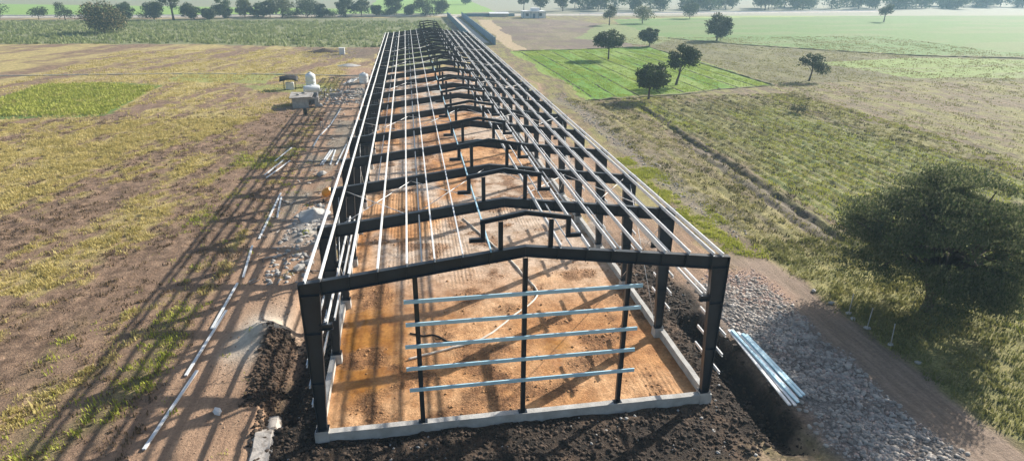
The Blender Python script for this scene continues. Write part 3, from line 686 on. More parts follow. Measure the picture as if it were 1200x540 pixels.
def sample(n, x0, x1, y0, y1, dens):
    xs, ys = [], []; tot = 0
    while tot < n:
        x = rng.uniform(x0, x1, n*2); y = rng.uniform(y0, y1, n*2); k = rng.random(n*2) < np.clip(dens(x, y), 0, 1)
        xs.append(x[k]); ys.append(y[k]); tot += k.sum()
        if len(xs) > 200: break
    return np.concatenate(xs)[:n], np.concatenate(ys)[:n]
def front_fade(x, y): return np.where(x > 11, sm(-4.7, -3.4, y), sm(-6.4, -4.6, y))
def rub_d(x, y): return band(24.7, 29.9, .5, x+(fbm(x*.5, y*.5, 3)-.5)*1.6)*(1-sm(10, 13.5, y))*(.35+.65*sm(.35, .6, fbm(x*.6+3, y*.6, 3)))
x, y = sample(12500, 23.5, 31.5, -9, 14, rub_d); s = .03+.13*rng.random(len(x))**4
scatter_rocks('rubble', x, y, s, MT['stone'], 'grey broken rubble bed beside the dirt road', 'rubble')
x, y = sample(800, 24, 31.5, -9, 14, lambda x, y: rub_d(x, y)*sm(.5, .62, fbm(x*.3, y*.3, 3))); s = .03+.10*rng.random(len(x))**2.5
scatter_rocks('rubble', x, y, s, MT['brick'], 'pinkish broken brick scattered over the rubble bed', 'rubble')
x, y = sample(1400, 26, 31.5, 8, 15, lambda x, y: band(26.5, 30.8, .5, x)*band(8.5, 14, .8, y)); s = .03+.07*rng.random(len(x))**2.5
scatter_rocks('rubble', x, y, s, MT['brick'], 'crushed pink brick at the far end of the rubble bed', 'rubble')
def dk_d(x, y):
    a = np.where(x > 10, (1-sm(23, 24.2, x))*(1-sm(12, 22, y)), sm(-2.6, -1.8, x)*(1-sm(16, 19, y)))*front_fade(x, y)
    return a*(1-band(-.3, 20.3, .1, x)*sm(-.35, -.25, y))
x, y = sample(15000, -4, 24, -7, 22, dk_d); s = .02+.11*rng.random(len(x))**4
scatter_rocks('soil_clods', x, y, s, MT['clod'], 'dark freshly dug soil clods round the plinth', 'soil')
x, y = sample(420, -3.4, -1.8, -4, 3.2, lambda x, y: .2+.8*sm(.5, .6, fbm(x*.9, y*.9, 3))); s = .03+.14*rng.random(len(x))**2
scatter_rocks('soil_clods', x, y, s, MT['clod'], 'dark soil lumps fallen on the half buried slab', 'soil', sink=-.1)
x, y = sample(200, -4, 24, -7, 22, lambda x, y: dk_d(x, y)*sm(.5, .6, fbm(x*.6, y*.6, 3))); s = .03+.08*rng.random(len(x))**2
scatter_rocks('soil_clods', x, y, s, MT['block'], 'pale stone chips among the dark dug soil', 'soil')
x, y = sample(1500, -4.8, -2.6, 3, 17, lambda x, y: band(-4.3, -2.2, .3, x)*band(3.2, 10, .8, y)); s = .03+.12*rng.random(len(x))**2.5
scatter_rocks('soil_clods', x, y, s, mat_noise('brown soil clod', (.035, .023, .016), (.11, .07, .045), 1.5, .95, 0, .03, 12), 'brown dug soil along the left trench bank', 'soil')
x, y = sample(3600, 0.3, 19.7, .3, 60, lambda x, y: sm(.52, .7, fbm(x*.45+31, y*.45+7, 3))+.06); s = .02+.08*rng.random(len(x))**3
scatter_rocks('soil_clods', x, y, s, mat_noise('orange mud clod', (.30, .155, .065), (.46, .26, .12), 1.5, .9, 0, .03, 12), 'orange mud lumps on the shed floor', 'soil')
x, y = sample(1500, -9, -2, -4, 60, lambda x, y: .4+.6*sm(.5, .65, fbm(x*.5, y*.3, 3))); s = .02+.06*rng.random(len(x))**2.5
scatter_rocks('soil_clods', x, y, s, MT['pale_clod'], 'tan earth lumps along the left track', 'soil')
x, y = sample(700, 31, 35, 20, 90, lambda x, y: band(31.8, 34.2, .4, x)); s = .05+.12*rng.random(len(x))**2
scatter_rocks('rubble', x, y, s, MT['stone'], 'line of grey pebbles along the edge of the right field', 'rubble')
x, y = sample(260, -6.2, -3.2, 17, 34, lambda x, y: .6+0*x); s = .06+.2*rng.random(len(x))**2
scatter_rocks('rubble', x, y, s, MT['block'], 'loose broken blocks beside the left columns', 'rubble')
x, y = sample(500, -12, -2.5, 84, 100, lambda x, y: .3+.7*sm(.45, .6, fbm(x*.3, y*.3, 3))); s = .08+.22*rng.random(len(x))**2
scatter_rocks('rubble', x, y, s, MT['block'], 'pale rubble scattered round the block room', 'rubble')

def boulder(x, y, s, mat, label, name='stone', group=None):
    mb = MB(); v = RV*(1+rng.uniform(-.25, .25, (12, 1)))*np.array([1.15, .85, .7])*s
    mb.add([tuple(q) for q in v], [tuple(q) for q in RF]); o = mb.build(name, mat); m = o.modifiers.new('s', 'SUBSURF'); m.levels = 1; m.render_levels = 1; m.subdivision_type = 'SIMPLE'
    o.location = (x, y, float(H(x, y))+s*.35); o.rotation_euler = (0, 0, rng.uniform(0, 6)); tag(o, label, 'stone', group); return o
boulder(-5.42, 2.78, .28, MT['white_paint'], 'single white stone on the dirt left of the front corner')
boulder(-3.9, 19.3, .5, MT['block'], 'large pale broken block beside the second left column', 'concrete_lump', 'pale broken blocks by the left columns')
boulder(-3.2, 20.0, .42, MT['block'], 'smaller pale broken block tucked against the left columns', 'concrete_lump', 'pale broken blocks by the left columns')
boulder(-5.1, 43.4, .55, MT['block'], 'pale grey block heap on the track below the purlin pair', 'concrete_lump')
# fence posts on white stones at the right
for i, (x, y, lb) in enumerate(((33.6, 7.0, 'thin leaning fence post farthest up the right track beside the tree'), (33.5, 5.1, 'middle thin fence post on a pale stone by the tree'), (33.6, 3.1, 'thin fence post nearest the camera on a pale stone'))):
    o = empty('fence_post', (x, y, float(H(x, y))), label=lb, cat='fence post', group='thin fence posts along the right track')
    lean = (.06, .1, -.08)[i]
    MB().tube([(0, 0, -.2), (lean, .05, 1.5)], [.035, .028], 7).build('pole', MT['block'], o, True)
    v = RV*(1+rng.uniform(-.2, .2, (12, 1)))*np.array([.26, .2, .10]); MB().add([tuple(q) for q in v+np.array([0, 0, .05])], [tuple(q) for q in RF]).build('footing', MT['block'], o)
for x, y, lb in ((33.3, 8.4, 'pale stone at the verge beyond the last fence post'), (33.2, 10.2, 'pale stone at the verge where the grass meets the right track'), (33.4, 6.3, 'pale stone between the two far fence posts'), (33.8, 1.2, 'pale stone at the verge nearest the camera')):
    boulder(x, y, .18, MT['block'], lb, group='pale stones along the right verge')

# ------------------------------------------------------------------ grass and plants (stuff)
def blades(name, xs, ys, hgt, wid, mat, nb, spread, label, cat, droop=.5):
    n = len(xs); z = H(xs, ys)
    N = n*nb; bx = np.repeat(xs, nb)+rng.normal(0, spread, N); by = np.repeat(ys, nb)+rng.normal(0, spread, N); bz = np.repeat(z, nb)-.03
    hh = np.repeat(hgt, nb)*rng.uniform(.5, 1.1, N); a = rng.uniform(0, 6.283, N); ln = rng.uniform(.1, 1, N)*droop*hh
    w = wid*rng.uniform(.6, 1.3, N)*np.repeat(hgt/np.mean(hgt), nb)
    px, py = -np.sin(a), np.cos(a)
    v0 = np.stack([bx-px*w/2, by-py*w/2, bz], -1); v1 = np.stack([bx+px*w/2, by+py*w/2, bz], -1)
    m0 = np.stack([bx+np.cos(a)*ln*.35+px*w*.4, by+np.sin(a)*ln*.35+py*w*.4, bz+hh*.6], -1); m1 = np.stack([bx+np.cos(a)*ln*.35-px*w*.4, by+np.sin(a)*ln*.35-py*w*.4, bz+hh*.6], -1)
    tp = np.stack([bx+np.cos(a)*ln, by+np.sin(a)*ln, bz+hh], -1)
    V = np.stack([v0, v1, m0, m1, tp], 1).reshape(-1, 3); b = 5*np.arange(N)[:, None]
    Fc = np.concatenate([b+np.array([[0, 1, 2]]), b+np.array([[0, 2, 3]]), b+np.array([[3, 2, 4]])], 0)
    o = np_mesh(name, V, Fc, mat); tag(o, label, cat, kind='stuff'); return o
def lf(x, y): return (1-grassiness_left(x, y))*(.25+.75*sm(.4, .6, fbm(x*.6, y*.6, 3)))*(1-sm(-9.8, -8.6, x))
x, y = sample(30000, -62, -8.6, -8, 75, lambda x, y: lf(x, y)*(x > -36-.45*np.maximum(y-5, 0))); blades('dry_grass', x, y, .12+.24*rng.random(len(x))**1.5, .05, MT['grass'], 8, .15, 'dry yellow grass growing in patches over the left field', 'grass')
x, y = sample(8500, -56, -8.6, -8, 80, lambda x, y: .15+.85*grassiness_left(x, y)*sm(.4, .6, fbm(x*.8+3, y*.5, 3))); blades('dry_weeds', x, y, .10+.22*rng.random(len(x))**2, .05, mat_leaf('brown dead weeds', (.10, .07, .04), (.28, .20, .11), .6, .2), 8, .16, 'brown dead weeds on the bare soil of the left field', 'weeds')
x, y = sample(6000, 33.4, 80, 12, 85, lambda x, y: (.1+.9*sm(.45, .6, fbm(x*.9, y*.25, 3)))*(1-inpoly(x, y, [(36, 82), (81, 93), (81, 200), (36, 200)]))); blades('dry_weeds', x, y, .10+.25*rng.random(len(x))**2, .06, mat_leaf('dark olive weeds', (.06, .065, .025), (.17, .15, .06), .6, .2), 8, .2, 'dark weeds in rows over the right field', 'weeds')
x, y = sample(9000, -75, -8.6, 60, 170, lf); blades('dry_grass', x, y, .16+.26*rng.random(len(x)), .10, MT['grass'], 7, .3, 'dry yellow grass farther out over the left field', 'grass')
x, y = sample(650, -17, -3.5, -6, 55, lambda x, y: sm(.50, .66, fbm(x*.28+40, y*.16, 4))*band(-16, -8.8, 1.5, x)+.02*band(-16, -3.5, .5, x)); blades('green_weeds', x, y, .12+.2*rng.random(len(x)), .06, MT['weed'], 10, .2, 'green weeds along the edge of the left track', 'weeds')
x, y = sample(9000, 33, 80, 2, 85, lambda x, y: (.25+.75*sm(.42, .58, .5*fbm(x/2.4, y/14, 4)+.5*fbm(x/1.5+9, y/2.2+4, 4)))*(1-.9*np.exp(-((x-ditch_x(y)-1)/1.6)**2))*(1-inpoly(x, y, [(36, 82), (81, 93), (81, 200), (36, 200)]))); blades('dry_grass', x, y, .12+.2*rng.random(len(x)), .06, MT['grass_olive'], 9, .2, 'dry pale grass over the field right of the shed', 'grass')
x, y = sample(5000, 43, 80, 2, 85, lambda x, y: sm(.42, .58, fbm(x/9+3, y/16, 4))*(1-inpoly(x, y, [(36, 82), (81, 93), (81, 200), (36, 200)]))); blades('green_weeds', x, y, .12+.18*rng.random(len(x)), .07, MT['weed'], 9, .22, 'green growth in the right field beyond the ditch', 'weeds')
x, y = sample(900, 29.5, 34, 16, 46, lambda x, y: band(29.8, 33.4, .5, x)*sm(.46, .56, fbm(x*.8, y*.5, 4))); blades('green_weeds', x, y, .12+.18*rng.random(len(x)), .07, MT['weed'], 10, .2, 'bright yellow green weeds beside the right dirt track', 'weeds')
x, y = sample(3000, 33.4, 50, -8, 19, lambda x, y: .4+.6*sm(.4, .6, fbm(x*.4, y*.4, 3))); blades('green_weeds', x, y, .12+.25*rng.random(len(x)), .06, mat_leaf('dark undergrowth blades', (.13, .15, .045), (.30, .29, .10), .5, .3), 10, .2, 'undergrowth beneath the big tree on the right', 'weeds')
x, y = sample(7000, -200, 22, 130, 300, lambda x, y: inpoly(x, y, [(-230, 196), (-60, 190), (-30, 178), (0, 174), (0, 128), (-1.5, 128), (24, 205), (24, 290), (-230, 290)])*(.3+.7*sm(.38, .55, fbm(x/6, y/6, 3))))
blades('crop_plants', x, y, .6+.7*rng.random(len(x)), .28, MT['crop'], 7, .4, 'grey green crop plants covering the field behind the dry grass', 'crop', .7)
x, y = sample(12000, 37, 81, 82, 170, lambda x, y: inpoly(x, y, [(36.5, 160), (37.8, 83.5), (80.0, 94.8), (81, 168)])*(np.abs((x-38.6+.01*(y-84)) % 4.72-2.36) < 2.1)*(.12+.88*sm(.42, .56, .6*fbm(x*1.2, y*.12, 3)+.4*fbm(x*.2+4, y*.15, 3)))); blades('crop_plants', x, y, .10+.16*rng.random(len(x)), .10, mat_leaf('bright young crop', (.20, .32, .04), (.42, .48, .11), .12, .4), 6, .3, 'bright young crop in the green plot', 'crop', .7)
x, y = sample(2600, -95, -42, 76, 116, lambda x, y: inpoly(x, y, [(-65, 81), (-43, 80), (-44, 106), (-58, 112), (-67, 111)])); blades('crop_plants', x, y, .3+.3*rng.random(len(x)), .16, MT['weed'], 8, .3, 'dense green crop in the small plot at the far left', 'crop', .7)
x, y = sample(16000, 78, 190, 30, 200, lambda x, y: (.3+.7*sm(.4, .6, fbm(x/5, y/12, 3)))*(1-inpoly(x, y, [(36, 82), (81, 93), (83, 171), (36, 200)])))
blades('dry_grass', x, y, .10+.22*rng.random(len(x)), .12, MT['grass_olive'], 5, .35, 'low dry growth over the far right fields', 'grass', .8)

# ------------------------------------------------------------------ trees
def tree(name, label, pos, h, cw, base_f=.3, n=2500, leaf=.35, mat='leaf_dark', seed=0, lobes=12, flat=.8, lean=(0, 0), trunk_r=None, group=None, gap=.0, droop=0, mix=None, lr=(.17, .30)):
    R = np.random.default_rng(seed+100); x0, y0 = pos; z0 = float(H(x0, y0))
    root = empty(name, (x0, y0, z0), label=label, cat='tree', group=group)
    tr_ = trunk_r or max(.12, h*.03); zb = h*base_f; ch = h-zb; mb = MB()
    fork = Vector((lean[0]*.5, lean[1]*.5, zb*.9)); top = Vector((lean[0], lean[1], zb+ch*.45))
    mb.tube([(0, 0, -.3), (lean[0]*.15+.05*tr_, 0, zb*.4), tuple(fork), tuple(top)], [tr_*1.35, tr_, tr_*.85, tr_*.35], 8)
    cs = []
    for i in range(lobes):
        for _ in range(30):
            d = R.normal(0, 1, 3); d /= np.linalg.norm(d); rad = R.uniform(.45, .85)
            c = np.array([d[0]*rad*cw/2, d[1]*rad*cw/2, zb+ch*(.5+d[2]*rad*.48*flat)])
            if c[2] > zb*.75 and all(np.linalg.norm((c-q[0])/np.array([1, 1, .8])) > cw*min(.13, lr[0]*.75) for q in cs): break
        c[0] += lean[0]*(c[2]/h); c[1] += lean[1]*(c[2]/h)
        cs.append((c, R.uniform(*lr)*cw))
    for c, rd in cs[:max(5, lobes*2//3)]:
        st = fork.lerp(top, R.uniform(0, .9)); mid = st.lerp(Vector(c), .5)+Vector((0, 0, .06*h))
        mb.tube([tuple(st), tuple(mid), tuple(c)], [tr_*.42, tr_*.25, tr_*.07], 5)
    mb.build('trunk', MT['bark'], root, True)
    w = np.array([rd**2 for _, rd in cs]); w /= w.sum(); k = R.choice(len(cs), n, p=w)
    cc = np.array([c for c, _ in cs])[k]; rr_ = np.array([r for _, r in cs])[k]
    d = R.normal(0, 1, (n, 3)); d /= np.linalg.norm(d, axis=1)[:, None]
    rad = rr_*(R.random(n)**.42)*np.clip(1+.13*R.normal(0, 1, n), .6, 1.22)
    P = cc + d*rad[:, None]*np.array([1, 1, .78]); P[:, 2] -= droop*rr_*R.random(n)**2*1.5
    P[:, 2] = np.maximum(P[:, 2], zb*.45)
    if gap: keep = vnoise(P[:, 0]*1.1/cw*8+P[:, 2]*3, P[:, 1]*8/cw+P[:, 2]*1.3) > gap; P = P[keep]
    n = len(P)
    a = R.normal(0, 1, (n, 3)); a /= np.linalg.norm(a, axis=1)[:, None]; b = np.cross(a, R.normal(0, 1, (n, 3))); b /= np.linalg.norm(b, axis=1)[:, None]
    if droop: a = a*.6+np.array([0, 0, -.7]);
    s = leaf*R.uniform(.55, 1.3, n)[:, None]
    V = np.stack([P-a*s*.5, P+b*s*.32, P+a*s*.5, P-b*s*.32], 1).reshape(-1, 3); Fc = (4*np.arange(n)[:, None]+np.arange(4)[None])
    me_o = np_mesh('crown', V, Fc, MT[mat])
    if mix:
        me_o.data.materials.append(MT[mix]); ids = (R.random(n) < .35).astype(np.int32); me_o.data.polygons.foreach_set('material_index', ids)
    me_o.parent = root
    return root
# fields on the right
tree('field_tree', 'broad umbrella shaped tree on a short trunk in the bright green plot', (58.7, 139.3), 7.6, 9.6, .34, 9000, .46, 'leaf_dark', 1, 26, .7, gap=.25, lr=(.11, .2))
tree('field_tree', 'dense dark tree with flat top nearest the shed in the green plot', (48.3, 82.3), 6.6, 6.8, .30, 9000, .38, 'leaf_dark', 2, 20, 1.0, mix='leaf_mid', gap=.3, lr=(.13, .24))
tree('field_tree', 'ragged tall tree just behind the dense one in the green plot', (60, 97.1), 8.3, 6.2, .28, 6000, .42, 'leaf_dark', 3, 10, 1.15, lean=(.9, 0), gap=.3)
tree('field_tree', 'full rounded dark tree standing alone at the edge of the far pasture', (114, 187), 9.2, 10.4, .16, 9000, .5, 'leaf_dark', 4, 24, 1.05, gap=.25, lr=(.12, .22))
tree('field_tree', 'compact round tree at the far right corner of the green plot', (82.1, 169.7), 6.3, 6.8, .12, 5500, .5, 'leaf_dark', 5, 12, 1.0, gap=.25, lr=(.13, .24))
tree('field_tree', 'sparse open tree on a bent trunk in the olive fallow', (91.9, 99.3), 6.4, 6.2, .26, 3600, .38, 'leaf_dark', 6, 9, 1.1, lean=(.7, .2), gap=.42)
tree('spreading_tree', 'very large spreading tree with feathery drooping foliage at the right edge', (39.2, 6.6), 11.0, 13.6, .05, 190000, .16, 'leaf_big', 7, 95, 1.12, trunk_r=.38, droop=.7, gap=.35, lr=(.05, .13), mix='leaf_mid')
tree('field_tree', 'slender dark tree in the middle distance left of a pale one', (97.3, 259.7), 9.0, 7.2, .3, 2000, .55, 'leaf_dark', 8, 9, 1.1, gap=.25)
tree('field_tree', 'pale yellowish round tree in the middle distance', (117, 269.7), 7.8, 10.5, .15, 2600, .55, 'leaf_pale', 9, 12, .95, gap=.2)
tree('field_tree', 'dark tree standing before the hazy treeline above the pasture', (157.7, 306), 8.2, 10.6, .2, 2000, .65, 'leaf_dark', 10, 11, .9)
tree('field_tree', 'single tall hazy tree at the far right edge of the pasture', (253, 277), 9.5, 8.0, .34, 1600, .65, 'leaf_dark', 11, 9, 1.0)
tree('shrub', 'low dark scrub bush in the olive grass beyond the ditch', (68.9, 67.8), 1.5, 2.9, .05, 900, .22, 'leaf_dark', 12, 8, .8, mix='leaf_straw')
tree('clump_tree', 'broad bushy tree with straw coloured top at the far left corner', (-104, 229), 11.0, 15, .06, 9000, .6, 'leaf_dark', 13, 18, .95, mix='leaf_straw')
# row along the far road
ROW = [(-125, 302, 7.5, 8, 'leaf_mid'), (-113, 303, 8.0, 9, 'leaf_dark'), (-103.5, 300, 15.0, 8.5, 'leaf_dark'), (-97.5, 306, 7.5, 8, 'leaf_dark'), (-88.5, 304, 5.0, 6, 'leaf_dark'), (-84, 312, 9.4, 8, 'leaf_mid'),
       (-76, 320, 9.0, 8, 'leaf_pale'), (-69.5, 320, 6.5, 7.5, 'leaf_mid'), (-64, 321, 7.6, 6.5, 'leaf_dark'), (-57.5, 318, 11.2, 11, 'leaf_pale'), (-45.5, 320, 9.2, 12, 'leaf_dark'), (-38.5, 321, 6.4, 7, 'leaf_dark'),
       (-26.5, 322, 9.6, 8.5, 'leaf_dark'), (-18.5, 326, 8.2, 10, 'leaf_dark'), (-10.5, 328, 6.0, 6, 'leaf_mid'), (-1.5, 331, 9.6, 9, 'leaf_dark'), (7, 333, 5.6, 6, 'leaf_mid'), (15.5, 328, 10.4, 12, 'leaf_dark'), (24, 338, 7.8, 9, 'leaf_dark')]
ROWL = ['small bushy green tree at the start of the far roadside row', 'dark bushy tree right beside the tallest tree of the roadside row', 'tallest tree of the far roadside row, slim with a high crown', 'low dark bush tree just right of the tallest roadside tree',
        'smallest round dark bush in the far roadside row', 'green upright tree between the small bush and a pale tree', 'greyish pale tree in the left half of the roadside row', 'low wide green tree next to the greyish pale one', 'narrow dark tree left of the large pale green tree',
        'large pale green rounded tree in the middle of the roadside row', 'widest dark dome shaped tree in the middle of the roadside row', 'smaller dark tree touching the dome shaped one', 'dark tall tree just past the gap in the roadside row', 'broad dark tree beside the tall one past the gap',
        'low green bush between two dark roadside trees', 'round dark tree near the shed end of the roadside row', 'small green bush left of the last big roadside tree', 'last big spreading tree of the row above the end of the shed', 'dark tree at the end of the row beside the blue walls']
for i, ((x, y, h, w, m), lb) in enumerate(zip(ROW, ROWL)):
    tree('roadside_tree', lb, (x, y), h*1.08, w*1.12, .02 if i != 2 else .3, 2600, .75, m, 30+i, 13, 1.0, group='trees along the far road')
for i, (x, y, h, w) in enumerate([(-121, 316, 3.5, 9), (-92, 318, 3.2, 8), (-52, 324, 3.0, 8), (-33, 326, 3.2, 7), (-5, 333, 3.0, 8)]):
    tree('hedge_shrub', ['low shrub between the first roadside trees at far left', 'low shrub right of the tallest roadside tree', 'low shrub between the pale and the dome shaped trees', 'low shrub filling the gap in the roadside row', 'low shrub left of the round dark tree near the shed'][i], (x, y), h, w, .02, 700, .55, 'leaf_dark', 60+i, 7, .8, group='low shrubs along the far road')
# sparse trees in the fields beyond the road
for i, (x, y, h, w, lb) in enumerate([(-2, 430, 8, 9, 'lone dark tree in the green field far beyond the road'), (50, 470, 9, 9, 'lone tree beyond the green field, left of the house'), (88, 372, 11, 10, 'tall hazy tree just behind the white house'), (79, 380, 12, 8, 'slim hazy tree behind the left end of the house'),
                                     (104, 378, 12, 11, 'tall hazy tree to the right of the white house'), (123, 420, 10, 9, 'hazy tree in the grey field right of the house'), (150, 372, 9, 8, 'hazy thin tree above the road right of the house')]):
    tree('distant_tree', lb, (x, y), h, w, .12, 1500, 1.0, 'leaf_dark', 70+i, 9, 1.0)
FAR = []
R2 = np.random.default_rng(5)
for i in range(46):
    t = (i+.5)/46; x = 120+t*420+R2.uniform(-6, 6); y = 372+t*70+R2.uniform(-14, 40); FAR.append((x, y, R2.uniform(7, 14), R2.uniform(9, 17)))
for i, (x, y, h, w) in enumerate(FAR):
    tree('distant_tree', 'hazy bluish tree in the treeline along the far right horizon', (x, y), h*1.3, w*1.5, .03, 1500, 1.3, 'leaf_dark' if i % 3 else 'leaf_mid', 100+i, 8, 1.0, group='hazy treeline on the far right')
for i, (x, y) in enumerate([(-150, 300), (-164, 306), (-178, 298), (-195, 310), (-215, 305), (-235, 312)]):
    tree('roadside_tree', 'bushy tree of the roadside row beyond the far left corner', (x, y), R2.uniform(6, 10), R2.uniform(8, 12), .12, 1200, .6, 'leaf_dark', 160+i, 8, 1.0, group='roadside trees beyond the left corner')

# ------------------------------------------------------------------ far walls and buildings
def long_wall(name, pts, h, th, mat, label, cat, panel=0, cap=None):
    root = empty(name, (pts[0][0], pts[0][1], 0), label=label, cat=cat); mb = MB(); pm = MB()
    for (a, b) in zip(pts[:-1], pts[1:]):
        d = Vector((b[0]-a[0], b[1]-a[1], 0)); L = d.length; d.normalize(); n = Vector((-d.y, d.x, 0))*th/2; o = Vector((pts[0][0], pts[0][1], 0))
        A = Vector((a[0], a[1], 0))-o; B = Vector((b[0], b[1], 0))-o; Zb, Zt = Vector((0, 0, -.6)), Vector((0, 0, h))
        mb.hexa([tuple(q) for q in (A-n+Zb, B-n+Zb, B+n+Zb, A+n+Zb, A-n+Zt, B-n+Zt, B+n+Zt, A+n+Zt)])
        if panel:
            k = int(L/panel)
            for i in range(k+1):
                p = A+d*(i*L/max(k, 1)); pm.box(p.x-.2, p.x+.2, p.y-.2, p.y+.2, -.6, h+.15)
    mb.build('wall', mat, root)
    if panel: pm.build('piers', mat, root)['kind'] = 'stuff'
    return root
long_wall('boundary_wall', [(33.0, 178.7), (34.0, 260), (34.6, 323)], 2.3, .25, MT['blue_paint'], 'straight blue boundary wall on the right side of the pale lane', 'wall', 6)
long_wall('boundary_wall', [(26.3, 196), (26.6, 260), (26.9, 323)], 2.3, .25, MT['blue_paint'], 'straight blue boundary wall left of the pale lane beside the shed end', 'wall', 6)
long_wall('parapet_wall', [(-330, 321.5), (-100, 327.0), (30, 338)], 1.0, .4, MT['white_paint'], 'low white parapet along the far road behind the tree row', 'wall')
long_wall('parapet_wall', [(105, 341), (330, 377)], 1.0, .4, MT['white_paint'], 'low white parapet along the far road right of the house', 'wall')
long_wall('boundary_wall', [(36, 325), (64, 326)], 1.6, .3, MT['blue_paint'], 'low blue grey wall between the lane and the white house', 'wall')
# house
hs = empty('house', (72, 310, 0), 0, label='small flat roofed white house with blue trim far beyond the brown field', cat='house')
MB().box(-5.8, 5.8, 0, 8, -.3, 3.3).build('wall', MT['white_paint'], hs)
rf = MB().box(-6.3, 6.3, -.8, 8.4, 3.3, 3.55).build('roof', MT['white_paint'], hs); MB().box(-1.0, 3.2, 2, 6.5, 3.55, 5.0).build('stair_room', MT['white_paint'], rf)
for x0, x1 in ((-4.6, -3.2), (2.6, 4.0)):
    f = MB().box(x0-.1, x1+.1, -.06, -.004, 1.0, 2.5).build('window', MT['blue_paint'], hs); MB().box(x0, x1, -.09, -.062, 1.1, 2.4).build('pane', MT['glass'], f)
dd = MB().box(-.8, .5, -.06, -.004, 0, 2.3).build('door', MT['blue_paint'], hs)
MB().tube([(.3, -.08, 1.1), (.3, -.14, 1.1), (.3, -.14, 1.25)], .03, 6).build('handle', MT['galv'], dd)
for x in (-6.0, -2.0, 2.0, 6.0): MB().box(x-.12, x+.12, -.75, -.5, -.3, 3.298).build('porch_post', MT['blue_paint'], hs)
sh = empty('low_shed', (55, 322, 0), label='long low shed with white sheet roof left of the house', cat='shed')
MB().box(-5, 5, 0, 4, -.3, 1.6).build('wall', MT['block'], sh); MB().hexa([(-5.4, -.5, 1.6), (5.4, -.5, 1.6), (5.4, 4.4, 2.2), (-5.4, 4.4, 2.2), (-5.4, -.5, 1.7), (5.4, -.5, 1.7), (5.4, 4.4, 2.3), (-5.4, 4.4, 2.3)]).build('roof', MT['white_paint'], sh)

# ------------------------------------------------------------------ site clutter on the left
def tank(x, y, r, h, label):
    t = empty('water_tank', (x, y, float(H(x, y))), label=label, cat='water tank', group='white water tanks')
    prof = [(r*.96, 0), (r, .06), (r, h*.26), (r*.965, h*.28), (r, h*.31), (r, h*.52), (r*.965, h*.54), (r, h*.57), (r, h*.78), (r*.92, h*.86), (r*.6, h*.95), (r*.3, h*.985)]
    MB().lathe(prof, n=28).build('body', MT['white_plastic'], t, True); MB().lathe([(r*.32, h*.985), (r*.32, h*1.03), (r*.2, h*1.05)], n=20).build('lid', MT['white_plastic'], t, True); return t
tank(-14.3, 103.2, .98, 2.75, 'tall white upright water tank beside the block room')
tank(-4.2, 106.5, .95, 2.1, 'white upright water tank standing close to the shed\'s left eave')
t = empty('water_tank', (-13.0, 94.8, float(H(-13, 94.8))), .35, label='pale horizontal water tank lying on the block room side', cat='water tank', group='white water tanks')
mb = MB(); n = 20; prof = [(-1.5, .3), (-1.42, .6), (-1.2, .72), (1.2, .72), (1.42, .6), (1.5, .3)]
vs = [(px, r*math.cos(2*math.pi*k/n), .95+r*math.sin(2*math.pi*k/n)) for px, r in prof for k in range(n)]
fs = [(i*n+k, i*n+(k+1) % n, (i+1)*n+(k+1) % n, (i+1)*n+k) for i in range(len(prof)-1) for k in range(n)] + [tuple(range(n-1, -1, -1)), tuple((len(prof)-1)*n+k for k in range(n))]
mb.add(vs, fs).build('body', MT['white_plastic'], t, True)
for px in (-.8, .8): MB().box(px-.12, px+.12, -.55, .55, -.1, .42).build('saddle', MT['block'], t)
MB().lathe([(.22, 1.64), (.22, 1.74), (.12, 1.77)], n=16).build('lid', MT['white_plastic'], t, True)
# block room
br = empty('block_room', (-12.6, 84.5, 0), .12, label='low unfinished grey block room with a flat slab roof', cat='room')
w = MB(); w.box(-2.1, -1.9, -2.6, 2.6, -.3, 1.7); w.box(-1.9, .5, -2.6, -2.4, -.3, 1.7); w.box(.5, 1.5, -2.6, -2.4, 1.4, 1.7); w.box(1.5, 2.1, -2.6, -2.4, -.3, 1.7); w.box(1.9, 2.1, -2.4, -1.2, -.3, 1.7); w.box(1.9, 2.1, 0.2, 2.6, -.3, 1.7); w.box(1.9, 2.1, -1.2, .2, 1.4, 1.7); w.box(-1.9, 1.9, 2.4, 2.6, -.3, 1.7)
w.build('wall', MT['block'], br); MB().hexa([(-2.5, -3.0, 1.702), (1.1, -2.85, 1.702), (1.35, 1.2, 1.702), (-2.4, 2.9, 1.702), (-2.5, -3.0, 1.86), (1.1, -2.85, 1.83), (1.35, 1.2, 1.84), (-2.4, 2.9, 1.85)]).build('roof_slab', MT['old_conc'], br, bevel=.03)
for i, (x, y, s_, lb) in enumerate(((-13.6, 83.6, .30, 'broken block lying on the near edge of the room\'s slab roof'), (-12.9, 85.2, .36, 'bigger broken block lying in the middle of the slab roof'), (-10.0, 82.6, .5, 'grey block lump on the ground right of the block room doorway'))):
    o = MB().add([tuple(q) for q in RV*(1+rng.uniform(-.25, .25, (12, 1)))*np.array([1.2, .8, .6])*s_], [tuple(q) for q in RF]).build('concrete_lump', MT['block']); o.location = (x, y, 1.95 if i < 2 else .2); tag(o, lb, 'rubble', 'broken blocks at the block room')
